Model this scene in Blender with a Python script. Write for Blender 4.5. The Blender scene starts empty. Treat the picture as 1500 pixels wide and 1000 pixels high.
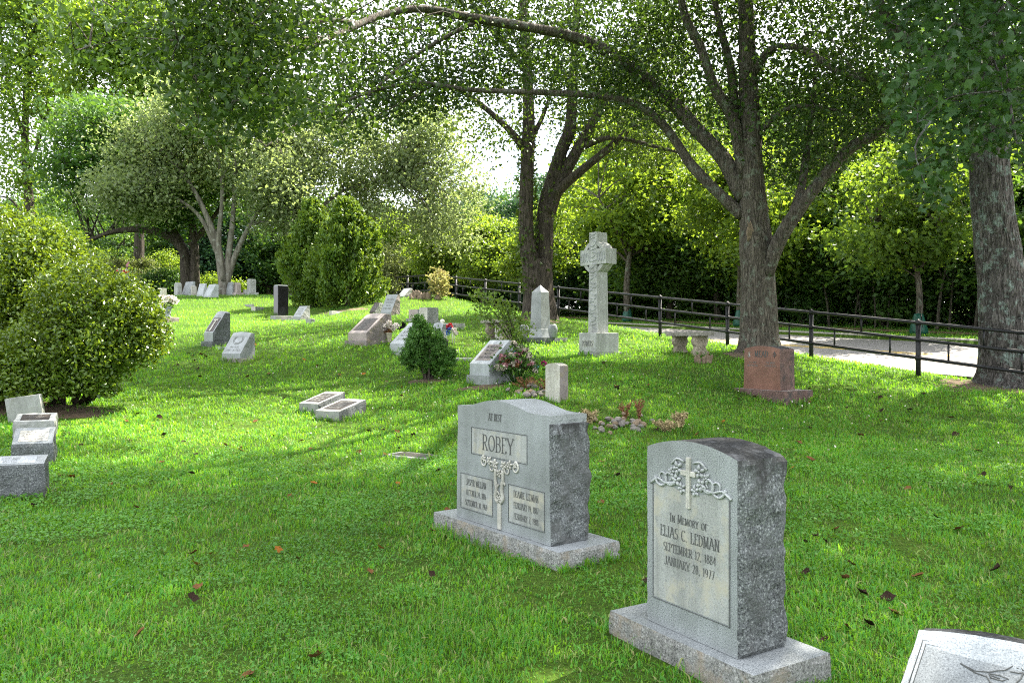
import bpy, bmesh, math, random
import numpy as np
from mathutils import Vector, Matrix, noise as mn

R = math.radians
scn = bpy.context.scene
COL = scn.collection
random.seed(7)

# ------------------------------------------------------------------ camera, sky, sun, exposure
EYE = 1.6
FPX, CX, CY = 1200.0, 750.0, 500.0
cam_d = bpy.data.cameras.new("camera")
cam_d.sensor_width = 36.0
cam_d.lens = 36.0 * FPX / 1500.0
cam_d.clip_start = 0.05
cam_d.clip_end = 2000
cam = bpy.data.objects.new("camera", cam_d)
COL.objects.link(cam)
cam.location = (0, 0, EYE)
cam.rotation_euler = (R(90), 0, 0)
scn.camera = cam

SUN_EL, SUN_AZ = 54.0, 48.0
world = bpy.data.worlds.new("World")
scn.world = world
world.use_nodes = True
wn, wl = world.node_tree.nodes, world.node_tree.links
bg = wn["Background"]
sky = wn.new("ShaderNodeTexSky")
sky.sky_type = 'NISHITA'
sky.sun_disc = False
sky.sun_elevation = R(SUN_EL)
sky.sun_rotation = R(SUN_AZ)
sky.air_density = 1.0
sky.dust_density = 2.0
tc = wn.new("ShaderNodeTexCoord")
cl = wn.new("ShaderNodeTexNoise")
cl.inputs["Scale"].default_value = 2.2
cl.inputs["Detail"].default_value = 7
cr = wn.new("ShaderNodeMapRange")
cr.inputs["From Min"].default_value = 0.3
cr.inputs["From Max"].default_value = 0.55
cr.inputs["To Min"].default_value = 0.35
cr.inputs["To Max"].default_value = 0.95
mxw = wn.new("ShaderNodeMix")
mxw.data_type = 'RGBA'
wl.new(tc.outputs["Generated"], cl.inputs["Vector"])
wl.new(cl.outputs["Fac"], cr.inputs["Value"])
wl.new(cr.outputs["Result"], mxw.inputs["Factor"])
wl.new(sky.outputs["Color"], mxw.inputs["A"])
mxw.inputs["B"].default_value = (4.6, 4.7, 4.9, 1)
wl.new(mxw.outputs["Result"], bg.inputs["Color"])
bg.inputs["Strength"].default_value = 0.13

sun_d = bpy.data.lights.new("sun", 'SUN')
sun_d.energy = 5.0
sun_d.angle = R(0.53)
sun_d.color = (1.0, 0.93, 0.80)
sun = bpy.data.objects.new("sun", sun_d)
COL.objects.link(sun)
SDIR = Vector((math.sin(R(SUN_AZ)) * math.cos(R(SUN_EL)), math.cos(R(SUN_AZ)) * math.cos(R(SUN_EL)), math.sin(R(SUN_EL))))
sun.rotation_euler = SDIR.to_track_quat('Z', 'Y').to_euler()
sun.location = (20, 20, 60)

scn.view_settings.view_transform = 'Standard'
scn.view_settings.look = 'None'
scn.view_settings.exposure = 2.38
scn.view_settings.gamma = 1.0
scn.cycles.max_bounces = 8
scn.cycles.diffuse_bounces = 3
scn.cycles.glossy_bounces = 2
scn.cycles.transmission_bounces = 4
scn.cycles.use_denoising = False
scn.cycles.filter_width = 1.1
scn.cycles.sample_clamp_indirect = 6

# ------------------------------------------------------------------ terrain
FO = np.array((8.43, 17.0)); FD = np.array((-0.5, 0.866)); FN = np.array((0.866, 0.5))
def st(x, y):
    return (x - FO[0]) * FN[0] + (y - FO[1]) * FN[1], (x - FO[0]) * FD[0] + (y - FO[1]) * FD[1]
def xy(s, t):
    return FO[0] + s * FN[0] + t * FD[0], FO[1] + s * FN[1] + t * FD[1]
def fence_ground(k):
    return 0.86 + 0.3 * k if k < 9 else 0.86 + 2.7 + 0.55 * (1 - math.exp(-(k - 9) / 4.0))
CP = []
def cp(px, py, Y):
    CP.append(((px - CX) / FPX * Y, Y, EYE + (CY - py) / FPX * Y))
for a in [(1000, 980, 3.9), (893, 924, 4.36), (790, 832, 5.7), (700, 782, 6.3), (35, 728, 8.3), (50, 685, 9.7), (50, 655, 10.7), (42, 622, 11.8), (605, 668, 10.8), (480, 608, 14),
          (352, 538, 18.5), (318, 510, 20.5), (250, 472, 26), (435, 470, 29), (540, 505, 19.5), (573, 462, 27), (595, 433, 35), (620, 475, 24),
          (625, 556, 16.3), (590, 522, 18.2), (710, 560, 15), (815, 588, 13.4), (910, 624, 12.2), (1130, 592, 14.4), (300, 433, 43), (360, 430, 44),
          (880, 522, 19), (790, 506, 21), (1010, 519, 18.3), (720, 503, 20.5), (1110, 512, 19.2), (790, 466, 28), (480, 450, 34), (1250, 640, 12), (1400, 700, 8.5),
          (650, 430, 34), (220, 433, 42), (100, 610, 12.5)]:
    cp(*a)
for k in (-3, -2, -1, 0, 1, 2, 3, 4, 5, 6, 7, 8, 9, 10, 12, 14, 17, 20, 24):
    x, y = xy(0, 2.72 * k)
    CP.append((x, y, fence_ground(k)))
CP += [(0, 0, 0.0), (-5, 2, 0.0), (4, 1, 0.0), (-12, 6, 0.3), (8, 5, -0.05), (-3, -6, -.2), (5, -6, -.2), (-16, 16, 1.1), (-20, 28, 2.6), (-26, 42, 4.0),
       (-34, 60, 4.3), (-20, 62, 4.3), (-28, 85, 4.3), (-50, 40, 4.0), (-60, 80, 4.3), (-40, 10, 1.2), (-20, -10, 0), (15, -10, -.6), (-60, -10, 0.6)]
CP = np.array(CP)
def _U(r2):
    return np.where(r2 > 1e-9, 0.5 * r2 * np.log(np.maximum(r2, 1e-9)), 0.0)
_n = len(CP)
_r2 = ((CP[:, None, :2] - CP[None, :, :2]) ** 2).sum(-1)
_A = np.zeros((_n + 3, _n + 3))
_A[:_n, :_n] = _U(_r2) + np.eye(_n) * 3.0
_A[:_n, _n] = 1; _A[:_n, _n + 1:] = CP[:, :2]; _A[_n, :_n] = 1; _A[_n + 1:, :_n] = CP[:, :2].T
_W = np.linalg.solve(_A, np.concatenate([CP[:, 2], np.zeros(3)]))
def lawn_h(x, y):
    x = np.clip(np.asarray(x, float), -62, 30); y = np.clip(np.asarray(y, float), -12, 90)
    out = np.empty(x.shape)
    xf, yf, of = x.ravel(), y.ravel(), out.ravel()
    for i in range(0, len(xf), 60000):
        xs, ys = xf[i:i + 60000], yf[i:i + 60000]
        r2 = (xs[:, None] - CP[None, :, 0]) ** 2 + (ys[:, None] - CP[None, :, 1]) ** 2
        of[i:i + 60000] = _U(r2) @ _W[:_n] + _W[_n] + _W[_n + 1] * xs + _W[_n + 2] * ys
    z = of.reshape(x.shape)
    z = np.where(z > 3.6, 3.6 + 0.9 * np.tanh((z - 3.6) / 0.9), z)
    return np.maximum(z, -1.0)
def road_h(s, t):
    t = np.clip(t, -40, 62)
    return 1.33 + 0.048 * t - (9.0 - np.clip(s, 0, 9)) * 0.07
def H(x, y):
    x = np.asarray(x, float); y = np.asarray(y, float)
    s, t = st(x, y)
    L = lawn_h(x, y)
    a = np.clip((s - 0.7) / 1.2, 0, 1); a = a * a * (3 - 2 * a)
    Rd = np.where(s > 8.85, road_h(9.0, t) + 0.13 + 0.03 * np.maximum(s - 9, 0), road_h(s, t) - 0.05)
    return L * (1 - a) + Rd * a
def Hs(x, y):
    return float(H(np.array([x]), np.array([y]))[0])
_YS = np.geomspace(1.8, 130, 700)
def hit(px, py):
    """point of the ground seen in direction px, py"""
    X = (px - CX) / FPX * _YS
    zr = EYE + (CY - py) / FPX * _YS
    d = zr - H(X, _YS)
    i = np.argmax(d <= 0)
    if d[i] > 0 or i == 0:
        i = int(np.argmin(d[5:])) + 5
        return float(X[i]), float(_YS[i]), float(H(X[i:i+1], _YS[i:i+1])[0])
    f = d[i - 1] / (d[i - 1] - d[i])
    Y = _YS[i - 1] + f * (_YS[i] - _YS[i - 1])
    Xh = (px - CX) / FPX * Y
    return float(Xh), float(Y), Hs(Xh, Y)
def P3(px, py, Y):
    return Vector(((px - CX) / FPX * Y, Y, EYE + (CY - py) / FPX * Y))

# ------------------------------------------------------------------ object helpers
def thing(name, label, cat, loc=(0, 0, 0), rz=0.0, group=None):
    o = bpy.data.objects.new(name, None)
    o.empty_display_size = 0.2
    COL.objects.link(o)
    o.location = loc
    o.rotation_euler = (0, 0, rz)
    o["label"] = label; o["category"] = cat
    if group: o["group"] = group
    return o
def tag(o, label, cat, group=None):
    o["label"] = label; o["category"] = cat
    if group: o["group"] = group
    return o
def obj(name, me, mats=None, parent=None, kind=None):
    me.name = name
    if mats is not None:
        for m in (mats if isinstance(mats, (list, tuple)) else [mats]):
            me.materials.append(m)
    o = bpy.data.objects.new(name, me)
    COL.objects.link(o)
    if parent is not None: o.parent = parent
    if kind: o["kind"] = kind
    return o
def copy_tree(root, loc=None, rz=None, scale=None):
    c = root.copy(); COL.objects.link(c)
    if loc is not None: c.location = loc
    if rz is not None: c.rotation_euler = (0, 0, rz)
    if scale is not None: c.scale = scale if hasattr(scale, '__len__') else (scale,) * 3
    for ch in list(root.children):
        d = ch.copy(); COL.objects.link(d); d.parent = c
        for g in list(ch.children):
            e = g.copy(); COL.objects.link(e); e.parent = d
    return c
def mesh_np(name, V, faces, smooth=False, mat_idx=None):
    """V (n,3); faces list of int arrays (m,k)"""
    me = bpy.data.meshes.new(name)
    V = np.ascontiguousarray(V, dtype=np.float32)
    me.vertices.add(len(V)); me.vertices.foreach_set("co", V.ravel())
    loops = np.concatenate([f.ravel() for f in faces]).astype(np.int32)
    sizes = np.concatenate([np.full(len(f), f.shape[1], np.int32) for f in faces])
    starts = np.concatenate([[0], np.cumsum(sizes)[:-1]]).astype(np.int32)
    me.loops.add(len(loops)); me.loops.foreach_set("vertex_index", loops)
    me.polygons.add(len(sizes)); me.polygons.foreach_set("loop_start", starts)
    me.polygons.foreach_set("loop_total", sizes)
    if smooth: me.polygons.foreach_set("use_smooth", np.ones(len(sizes), bool))
    me.update(calc_edges=True)
    return me

class Tubes:
    """swept tubes gathered into ONE mesh (the limbs of one tree, say)"""
    def __init__(self): self.V, self.F, self.n = [], [], 0
    def add(self, pts, rad, sides=8, wob=0.0, seed=0, cap=True, sub=None):
        pts = np.array([tuple(p) for p in pts], float)
        rad = np.array(rad if hasattr(rad, '__len__') else np.linspace(rad, rad, len(pts)), float)
        if len(rad) == 2 and len(pts) != 2: rad = np.linspace(rad[0], rad[1], len(pts))
        if sub:
            u = np.linspace(0, len(pts) - 1, (len(pts) - 1) * sub + 1)
            P = np.vstack([2 * pts[0] - pts[1], pts, 2 * pts[-1] - pts[-2]])
            i = np.minimum(u.astype(int), len(pts) - 2); f = (u - i)[:, None]
            p0, p1, p2, p3 = P[i], P[i + 1], P[i + 2], P[i + 3]
            pts2 = 0.5 * ((2 * p1) + (-p0 + p2) * f + (2 * p0 - 5 * p1 + 4 * p2 - p3) * f ** 2 + (-p0 + 3 * p1 - 3 * p2 + p3) * f ** 3)
            rad = np.interp(u, np.arange(len(pts)), rad); pts = pts2
        T = np.gradient(pts, axis=0); T /= np.linalg.norm(T, axis=1)[:, None] + 1e-9
        a = np.array((0, 0, 1.0)) if abs(T[0][2]) < 0.8 else np.array((1.0, 0, 0))
        N = np.cross(T[0], a); N /= np.linalg.norm(N)
        ang = np.linspace(0, 2 * np.pi, sides, endpoint=False)
        rng = np.random.default_rng(seed)
        ph = rng.uniform(0, 6.28, 4)
        base = self.n
        for j in range(len(pts)):
            N = N - T[j] * np.dot(N, T[j]); N /= np.linalg.norm(N) + 1e-9
            B = np.cross(T[j], N)
            r = rad[j] * (1 + wob * (np.sin(2 * ang + ph[0] + .5 * j) * .5 + np.sin(3 * ang + ph[1] - .3 * j) * .5 + np.sin(5 * ang + ph[2]) * .3))
            self.V.append(pts[j] + np.outer(np.cos(ang) * r, N) + np.outer(np.sin(ang) * r, B))
        m = len(pts)
        idx = base + np.arange(m * sides).reshape(m, sides)
        q = np.stack([idx[:-1], np.roll(idx[:-1], -1, 1), np.roll(idx[1:], -1, 1), idx[1:]], -1).reshape(-1, 4)
        self.F.append(q); self.n += m * sides
        if cap:
            self.V.append(pts[[0, -1]]); c0 = self.n; self.n += 2
            i0 = idx[0]; i1 = idx[-1]
            t0 = np.stack([np.roll(i0, -1), i0, np.full(sides, c0)], -1)
            t1 = np.stack([i1, np.roll(i1, -1), np.full(sides, c0 + 1)], -1)
            self.F += [t0, t1]
        return pts
    def mesh(self, name, smooth=True):
        return mesh_np(name, np.vstack(self.V), self.F, smooth)

def rand_dirs(rng, n, up=0.0):
    d = rng.normal(size=(n, 3)); d[:, 2] += up
    return d / (np.linalg.norm(d, axis=1)[:, None] + 1e-9)
def leaf_mesh(name, P, size, rng, kind="oval", up=0.7, droop=0.3, axis=None, aspect=0.55):
    """one mesh of small leaf faces around the points P"""
    n = len(P)
    size = (np.full(n, size) if np.isscalar(size) else size) * rng.uniform(0.65, 1.3, n)
    N = rand_dirs(rng, n, up)
    A = rand_dirs(rng, n) if axis is None else axis + rng.normal(size=(n, 3)) * 0.35
    A[:, 2] -= droop
    A = A - N * (A * N).sum(1)[:, None]
    A /= np.linalg.norm(A, axis=1)[:, None] + 1e-9
    B = np.cross(N, A)
    s = size[:, None]
    w = aspect * s
    if kind == "quad":
        V = np.stack([P - A * s * .5, P + B * w * .5 + N * s * .06, P + A * s * .5, P - B * w * .5 + N * s * .06], 1)
        F = [np.arange(n * 4).reshape(n, 4)]
        return mesh_np(name, V.reshape(-1, 3), F)
    fold = rng.uniform(.05, .34, n)[:, None] * s
    curl = rng.uniform(-.12, .28, n)[:, None] * s
    if kind == "oval":
        V = np.stack([P - A * s * .5, P + B * w * .5 - A * s * .12 + N * fold, P + B * w * .38 + A * s * .2 + N * fold * .8, P + A * s * .5 - N * curl,
                      P - B * w * .38 + A * s * .2 + N * fold * .8, P - B * w * .5 - A * s * .12 + N * fold], 1)
        b = np.arange(n)[:, None] * 6
        F = [np.vstack([b + np.array([[0, 1, 2, 3]]), b + np.array([[0, 3, 4, 5]])])]
        return mesh_np(name, V.reshape(-1, 3), F)
    # lobed (maple / mulberry like)
    w = .95 * s
    V = np.stack([P - A * s * .45, P + B * w * .34 - A * s * .3 + N * fold * .8, P + B * w * .55 + A * s * .12 + N * fold, P + B * w * .2 + A * s * .14 + N * fold * .4, P + A * s * .55 - N * curl,
                  P - B * w * .2 + A * s * .14 + N * fold * .4, P - B * w * .55 + A * s * .12 + N * fold, P - B * w * .34 - A * s * .3 + N * fold * .8], 1)
    b = np.arange(n)[:, None] * 8
    F = [np.vstack([b + np.array([[0, 1, 2, 3]]), b + np.array([[0, 5, 6, 7]])]), np.vstack([b + np.array([[0, 3, 4]]), b + np.array([[0, 4, 5]])])]
    return mesh_np(name, V.reshape(-1, 3), F)

# ------------------------------------------------------------------ materials
def nmat(name):
    m = bpy.data.materials.new(name); m.use_nodes = True
    nt = m.node_tree
    return m, nt.nodes, nt.links, nt.nodes["Principled BSDF"]
def ramp(n, stops):
    r = n.new("ShaderNodeValToRGB")
    e = r.color_ramp.elements
    e[0].position, e[0].color = stops[0][0], (*stops[0][1], 1)
    e[1].position, e[1].color = stops[-1][0], (*stops[-1][1], 1)
    for p, c in stops[1:-1]:
        q = e.new(p); q.color = (*c, 1)
    return r
def noise_node(n, l, scale, detail=3, rough=.55, vec=None):
    t = n.new("ShaderNodeTexNoise")
    t.inputs["Scale"].default_value = scale; t.inputs["Detail"].default_value = detail; t.inputs["Roughness"].default_value = rough
    if vec is not None: l.new(vec, t.inputs["Vector"])
    return t
def mixc(n, l, fac, a, b, mode='MIX'):
    m = n.new("ShaderNodeMix"); m.data_type = 'RGBA'; m.blend_type = mode
    for k, v in (("Factor", fac), ("A", a), ("B", b)):
        if hasattr(v, "is_output"): l.new(v, m.inputs[k])
        else: m.inputs[k].default_value = v if k == "Factor" else (*v, 1)
    return m.outputs["Result"]
def leaf_mat(name, cols, trans=(.14, .22, .02), tw=0.45, rough=.42, spec=.4, var=.5, nscale=.35):
    m, n, l, p = nmat(name)
    g = n.new("ShaderNodeNewGeometry")
    r = ramp(n, [(i / (len(cols) - 1), c) for i, c in enumerate(cols)])
    l.new(g.outputs["Random Per Island"], r.inputs["Fac"])
    tco = n.new("ShaderNodeTexCoord")
    nz = noise_node(n, l, nscale, 2, .5, tco.outputs["Object"])
    mr = n.new("ShaderNodeMapRange")
    mr.inputs["From Min"].default_value = .3; mr.inputs["From Max"].default_value = .7
    mr.inputs["To Min"].default_value = 1 - var * .5; mr.inputs["To Max"].default_value = 1 + var * .6
    l.new(nz.outputs["Fac"], mr.inputs["Value"])
    vm = n.new("ShaderNodeVectorMath"); vm.operation = 'SCALE'
    l.new(r.outputs["Color"], vm.inputs[0]); l.new(mr.outputs["Result"], vm.inputs["Scale"])
    l.new(vm.outputs["Vector"], p.inputs["Base Color"])
    p.inputs["Roughness"].default_value = rough
    p.inputs["Specular IOR Level"].default_value = spec
    t = n.new("ShaderNodeBsdfTranslucent")
    vt = n.new("ShaderNodeVectorMath"); vt.operation = 'SCALE'
    vt.inputs[0].default_value = trans
    l.new(mr.outputs["Result"], vt.inputs["Scale"])
    l.new(vt.outputs["Vector"], t.inputs["Color"])
    ms = n.new("ShaderNodeMixShader"); ms.inputs[0].default_value = tw
    l.new(p.outputs[0], ms.inputs[1]); l.new(t.outputs[0], ms.inputs[2])
    l.new(ms.outputs[0], n["Material Output"].inputs["Surface"])
    return m
def granite(name, base, dark, light, rough=.5, bump=.05, bscale=60, stain=None, speck=170, spec=.4, moss=0.0):
    m, n, l, p = nmat(name)
    tco = n.new("ShaderNodeTexCoord"); v = tco.outputs["Object"]
    s1 = noise_node(n, l, speck, 2, .7, v)
    r1 = ramp(n, [(.36, dark), (.47, base), (.56, base), (.66, light)])
    l.new(s1.outputs["Fac"], r1.inputs["Fac"])
    s2 = noise_node(n, l, 2.6, 5, .6, v)
    r2 = ramp(n, [(.3, (.62, .62, .60)), (.6, (1, 1, 1))])
    l.new(s2.outputs["Fac"], r2.inputs["Fac"])
    c = mixc(n, l, 1.0, r1.outputs["Color"], r2.outputs["Color"], 'MULTIPLY')
    smp = n.new("ShaderNodeMapping"); smp.inputs["Scale"].default_value = (9, 9, .7)
    l.new(v, smp.inputs["Vector"])
    s4 = noise_node(n, l, 1.6, 6, .65, smp.outputs["Vector"])
    r4 = ramp(n, [(.32, (.66, .66, .63)), (.58, (1.04, 1.04, 1.03))])
    l.new(s4.outputs["Fac"], r4.inputs["Fac"])
    c = mixc(n, l, .85 if rough > .7 else .3, c, r4.outputs["Color"], 'MULTIPLY')
    if stain:
        s3 = noise_node(n, l, 5.5, 7, .65, v)
        r3 = ramp(n, [(.5, (0, 0, 0)), (.68, (1, 1, 1))])
        l.new(s3.outputs["Fac"], r3.inputs["Fac"])
        c = mixc(n, l, r3.outputs["Color"], c, stain)
    l.new(c, p.inputs["Base Color"])
    p.inputs["Roughness"].default_value = rough
    p.inputs["Specular IOR Level"].default_value = spec
    bz = noise_node(n, l, bscale, 6, .7, v)
    b = n.new("ShaderNodeBump"); b.inputs["Strength"].default_value = min(1, bump * 8); b.inputs["Distance"].default_value = bump * .2
    l.new(bz.outputs["Fac"], b.inputs["Height"]); l.new(b.outputs[0], p.inputs["Normal"])
    return m
def plain(name, col, rough=.6, metal=0, spec=.4, var=.25, scale=12, bump=0.0, bscale=40):
    m, n, l, p = nmat(name)
    tco = n.new("ShaderNodeTexCoord")
    z = noise_node(n, l, scale, 5, .6, tco.outputs["Object"])
    r = ramp(n, [(.3, tuple(c * (1 - var) for c in col)), (.7, tuple(min(1, c * (1 + var)) for c in col))])
    l.new(z.outputs["Fac"], r.inputs["Fac"]); l.new(r.outputs["Color"], p.inputs["Base Color"])
    p.inputs["Roughness"].default_value = rough; p.inputs["Metallic"].default_value = metal
    p.inputs["Specular IOR Level"].default_value = spec
    if bump:
        bz = noise_node(n, l, bscale, 5, .6, tco.outputs["Object"])
        b = n.new("ShaderNodeBump"); b.inputs["Strength"].default_value = .7; b.inputs["Distance"].default_value = bump
        l.new(bz.outputs["Fac"], b.inputs["Height"]); l.new(b.outputs[0], p.inputs["Normal"])
    return m
def bark(name, c0, c1, lichen=(.20, .24, .19), scale=7.0, lich=.62, depth=.05, zs=.16):
    m, n, l, p = nmat(name)
    tco = n.new("ShaderNodeTexCoord")
    mp = n.new("ShaderNodeMapping"); mp.inputs["Scale"].default_value = (1, 1, zs)
    l.new(tco.outputs["Object"], mp.inputs["Vector"])
    z = noise_node(n, l, scale * 2.2, 6, .65, mp.outputs["Vector"])
    vo = n.new("ShaderNodeTexVoronoi"); vo.feature = 'DISTANCE_TO_EDGE'; vo.inputs["Scale"].default_value = scale * 1.4
    zw = noise_node(n, l, scale, 3, .5, mp.outputs["Vector"])
    mv = n.new("ShaderNodeVectorMath"); mv.operation = 'MULTIPLY_ADD'
    l.new(zw.outputs["Color"], mv.inputs[0]); mv.inputs[1].default_value = (.35, .35, .35); l.new(mp.outputs["Vector"], mv.inputs[2])
    l.new(mv.outputs[0], vo.inputs["Vector"])
    ad = n.new("ShaderNodeMath"); ad.operation = 'MULTIPLY_ADD'
    l.new(vo.outputs["Distance"], ad.inputs[0]); ad.inputs[1].default_value = 1.6; l.new(z.outputs["Fac"], ad.inputs[2])
    r = ramp(n, [(.38, c0), (.62, tuple((a + b) / 2 for a, b in zip(c0, c1))), (.95, c1)])
    l.new(ad.outputs[0], r.inputs["Fac"])
    lz = noise_node(n, l, 5.0, 6, .68, tco.outputs["Object"])
    lr = ramp(n, [(lich - .06, (0, 0, 0)), (lich + .04, (1, 1, 1))])
    l.new(lz.outputs["Fac"], lr.inputs["Fac"])
    c = mixc(n, l, lr.outputs["Color"], r.outputs["Color"], lichen)
    l.new(c, p.inputs["Base Color"]); p.inputs["Roughness"].default_value = .9
    p.inputs["Specular IOR Level"].default_value = .15
    b = n.new("ShaderNodeBump"); b.inputs["Strength"].default_value = 1; b.inputs["Distance"].default_value = depth
    l.new(ad.outputs[0], b.inputs["Height"]); l.new(b.outputs[0], p.inputs["Normal"])
    return m

M = {}
M['granite'] = granite("grey granite", (.265, .285, .29), (.09, .10, .11), (.42, .44, .44), rough=.42, bump=.02)
M['granite_rough'] = granite("rock faced grey granite", (.125, .136, .14), (.035, .038, .042), (.33, .35, .35), rough=.85, bump=.09, bscale=38, stain=(.085, .088, .085), speck=90)
M['granite_dim'] = granite("honed dim granite", (.24, .26, .27), (.13, .14, .15), (.36, .38, .39), rough=.55, bump=.01)
M['granite_pale'] = granite("pale granite", (.40, .425, .44), (.22, .24, .26), (.54, .56, .56), rough=.5, bump=.02)
M['granite_weather'] = granite("weathered granite", (.33, .34, .33), (.14, .14, .14), (.47, .47, .45), rough=.75, bump=.05, stain=(.19, .19, .165))
def weather(m, z0, z1, col):
    """dark crust with a ragged lower edge, growing down from the top of a stone (heights in the stone's own space)"""
    nt = m.node_tree; n, l = nt.nodes, nt.links; p = n["Principled BSDF"]
    src = p.inputs["Base Color"].links[0].from_socket
    tco = n.new("ShaderNodeTexCoord"); sx = n.new("ShaderNodeSeparateXYZ"); l.new(tco.outputs["Object"], sx.inputs[0])
    mp = n.new("ShaderNodeMapping"); mp.inputs["Scale"].default_value = (14, 14, 2.2); l.new(tco.outputs["Object"], mp.inputs["Vector"])
    nz = noise_node(n, l, 1.2, 6, .65, mp.outputs["Vector"])
    a = n.new("ShaderNodeMapRange"); a.inputs["From Min"].default_value = z0; a.inputs["From Max"].default_value = z1
    a.inputs["To Min"].default_value = -.45; a.inputs["To Max"].default_value = .55
    l.new(sx.outputs["Z"], a.inputs["Value"])
    ad = n.new("ShaderNodeMath"); ad.operation = 'ADD'; l.new(a.outputs["Result"], ad.inputs[0]); l.new(nz.outputs["Fac"], ad.inputs[1])
    r = ramp(n, [(.5, (0, 0, 0)), (.72, (1, 1, 1))]); l.new(ad.outputs[0], r.inputs["Fac"])
    l.new(mixc(n, l, r.outputs["Color"], src, col), p.inputs["Base Color"])
    return m
M['granite_crust'] = weather(granite("black weathered rock faced granite", (.135, .147, .15), (.04, .042, .046), (.34, .36, .36), rough=.85, bump=.09, bscale=38, stain=(.075, .078, .075), speck=90), .66, 1.28, (.03, .03, .029))
M['granite_base'] = granite("soil stained rock faced granite", (.25, .25, .24), (.09, .09, .09), (.44, .44, .43), rough=.85, bump=.08, bscale=40, stain=(.24, .195, .14), speck=90)
M['panel'] = granite("sanded panel", (.325, .338, .325), (.21, .22, .215), (.41, .42, .40), rough=.8, bump=.02, stain=(.36, .34, .26))
M['pink'] = granite("pink granite", (.22, .105, .072), (.08, .045, .04), (.35, .20, .15), rough=.4, bump=.02, speck=120)
M['pink_rough'] = granite("rock faced pink granite", (.155, .09, .075), (.05, .035, .035), (.29, .20, .17), rough=.85, bump=.09, bscale=35, stain=(.05, .045, .042), speck=80)
M['mauve'] = granite("mauve grey granite", (.26, .225, .215), (.10, .08, .08), (.40, .36, .34), rough=.7, bump=.06, stain=(.20, .17, .11))
M['mauve_light'] = granite("worn rose granite", (.40, .34, .31), (.2, .16, .15), (.55, .49, .45), rough=.7, bump=.05)
M['black'] = granite("polished black granite", (.012, .012, .014), (.004, .004, .005), (.03, .03, .035), rough=.06, bump=.001, spec=.7)
M['marble'] = granite("weathered white marble", (.55, .53, .48), (.36, .34, .30), (.68, .66, .60), rough=.75, bump=.04, stain=(.30, .28, .22), speck=40)
M['limestone'] = granite("grey limestone", (.44, .45, .43), (.32, .33, .32), (.54, .55, .52), rough=.8, bump=.03, stain=(.31, .32, .29), speck=60)
M['concrete'] = granite("cast concrete", (.36, .31, .24), (.22, .19, .15), (.46, .40, .32), rough=.9, bump=.06, stain=(.17, .145, .11), speck=45)
M['concrete_grey'] = granite("weathered grey concrete", (.33, .31, .27), (.19, .18, .16), (.46, .43, .38), rough=.9, bump=.07, stain=(.12, .115, .10), speck=40)
M['letter'] = plain("cut lettering", (.075, .078, .075), .9, var=.35, scale=60)
M['letter_soft'] = plain("shallow cut lettering", (.17, .175, .165), .9, var=.3, scale=60)
M['carved'] = granite("carved relief", (.50, .49, .44), (.30, .30, .28), (.62, .60, .54), rough=.8, bump=.02)
M['carved_grey'] = granite("carved grey relief", (.38, .40, .40), (.16, .17, .18), (.54, .55, .54), rough=.7, bump=.02)
M['bronze'] = plain("dark bronze plate", (.055, .045, .038), .5, metal=.6, var=.5, scale=20)
M['lichen'] = granite("black lichen crust", (.016, .017, .017), (.006, .006, .006), (.06, .06, .058), rough=.95, bump=.08, bscale=45, stain=(.10, .105, .11), speck=30)
M['bark'] = bark("furrowed bark", (.026, .022, .018), (.155, .135, .11), scale=9, lichen=(.17, .19, .15), lich=.60)
M['bark_big'] = bark("deep ridged bark", (.020, .018, .016), (.155, .14, .13), scale=8, lichen=(.22, .27, .24), lich=.585, depth=.08, zs=.22)
M['bark_dark'] = bark("dark bark", (.022, .018, .015), (.09, .075, .06), scale=6, lich=.7)
M['bark_pale'] = bark("pale smooth bark", (.07, .064, .05), (.19, .175, .145), scale=3, lichen=(.22, .22, .19), lich=.6, depth=.015)
M['wood'] = plain("grey weathered wood", (.16, .12, .08), .9, var=.5, scale=18, bump=.01)
M['iron'] = plain("black painted pipe", (.009, .009, .010), .45, var=.4, scale=14, spec=.35)
M['asphalt'] = plain("worn pale asphalt", (.20, .188, .178), .9, var=.2, scale=5, bump=.004, bscale=180)
M['kerb'] = plain("concrete kerb", (.30, .28, .25), .9, var=.3, scale=8, bump=.004)
M['path'] = plain("brown mulch path", (.16, .095, .06), 1, var=.4, scale=6, bump=.02)
M['yellow'] = plain("yellow road paint", (.55, .38, .08), .8, var=.3, scale=12)
M['rock'] = plain("tan field stone", (.20, .15, .10), .9, var=.5, scale=9, bump=.008, bscale=30)
M['rock2'] = plain("grey field stone", (.18, .165, .145), .9, var=.45, scale=9, bump=.008, bscale=30)
M['bag'] = plain("green vinyl bag", (.010, .075, .05), .5, var=.35, scale=9, bump=.01, bscale=12)
M['white'] = plain("white painted metal", (.72, .70, .62), .6, var=.12, scale=14)
M['petal_white'] = plain("white petals", (.75, .68, .62), .7, var=.15, scale=30)
M['petal_pink'] = plain("pink petals", (.36, .16, .18), .75, var=.5, scale=16)
M['petal_red'] = plain("red petals", (.55, .02, .03), .6, var=.3, scale=20)
M['petal_blue'] = plain("blue petals", (.06, .16, .50), .6, var=.3, scale=20)
M['petal_magenta'] = plain("magenta petals", (.30, .02, .10), .7, var=.3, scale=20)
M['hydrangea'] = plain("faded hydrangea petals", (.42, .37, .30), .8, var=.4, scale=14)
M['teal'] = plain("teal cloth ribbon", (.05, .16, .16), .7, var=.3, scale=14)
M['dead_leaf'] = plain("dry brown leaf", (.13, .062, .026), .95, spec=.08, var=.6, scale=14)
M['dead_leaf_dark'] = plain("dark wet leaf", (.03, .019, .013), .95, spec=.08, var=.6, scale=14)
M['dead_leaf_orange'] = plain("orange dry leaf", (.26, .10, .022), .95, spec=.08, var=.5, scale=14)
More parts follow.
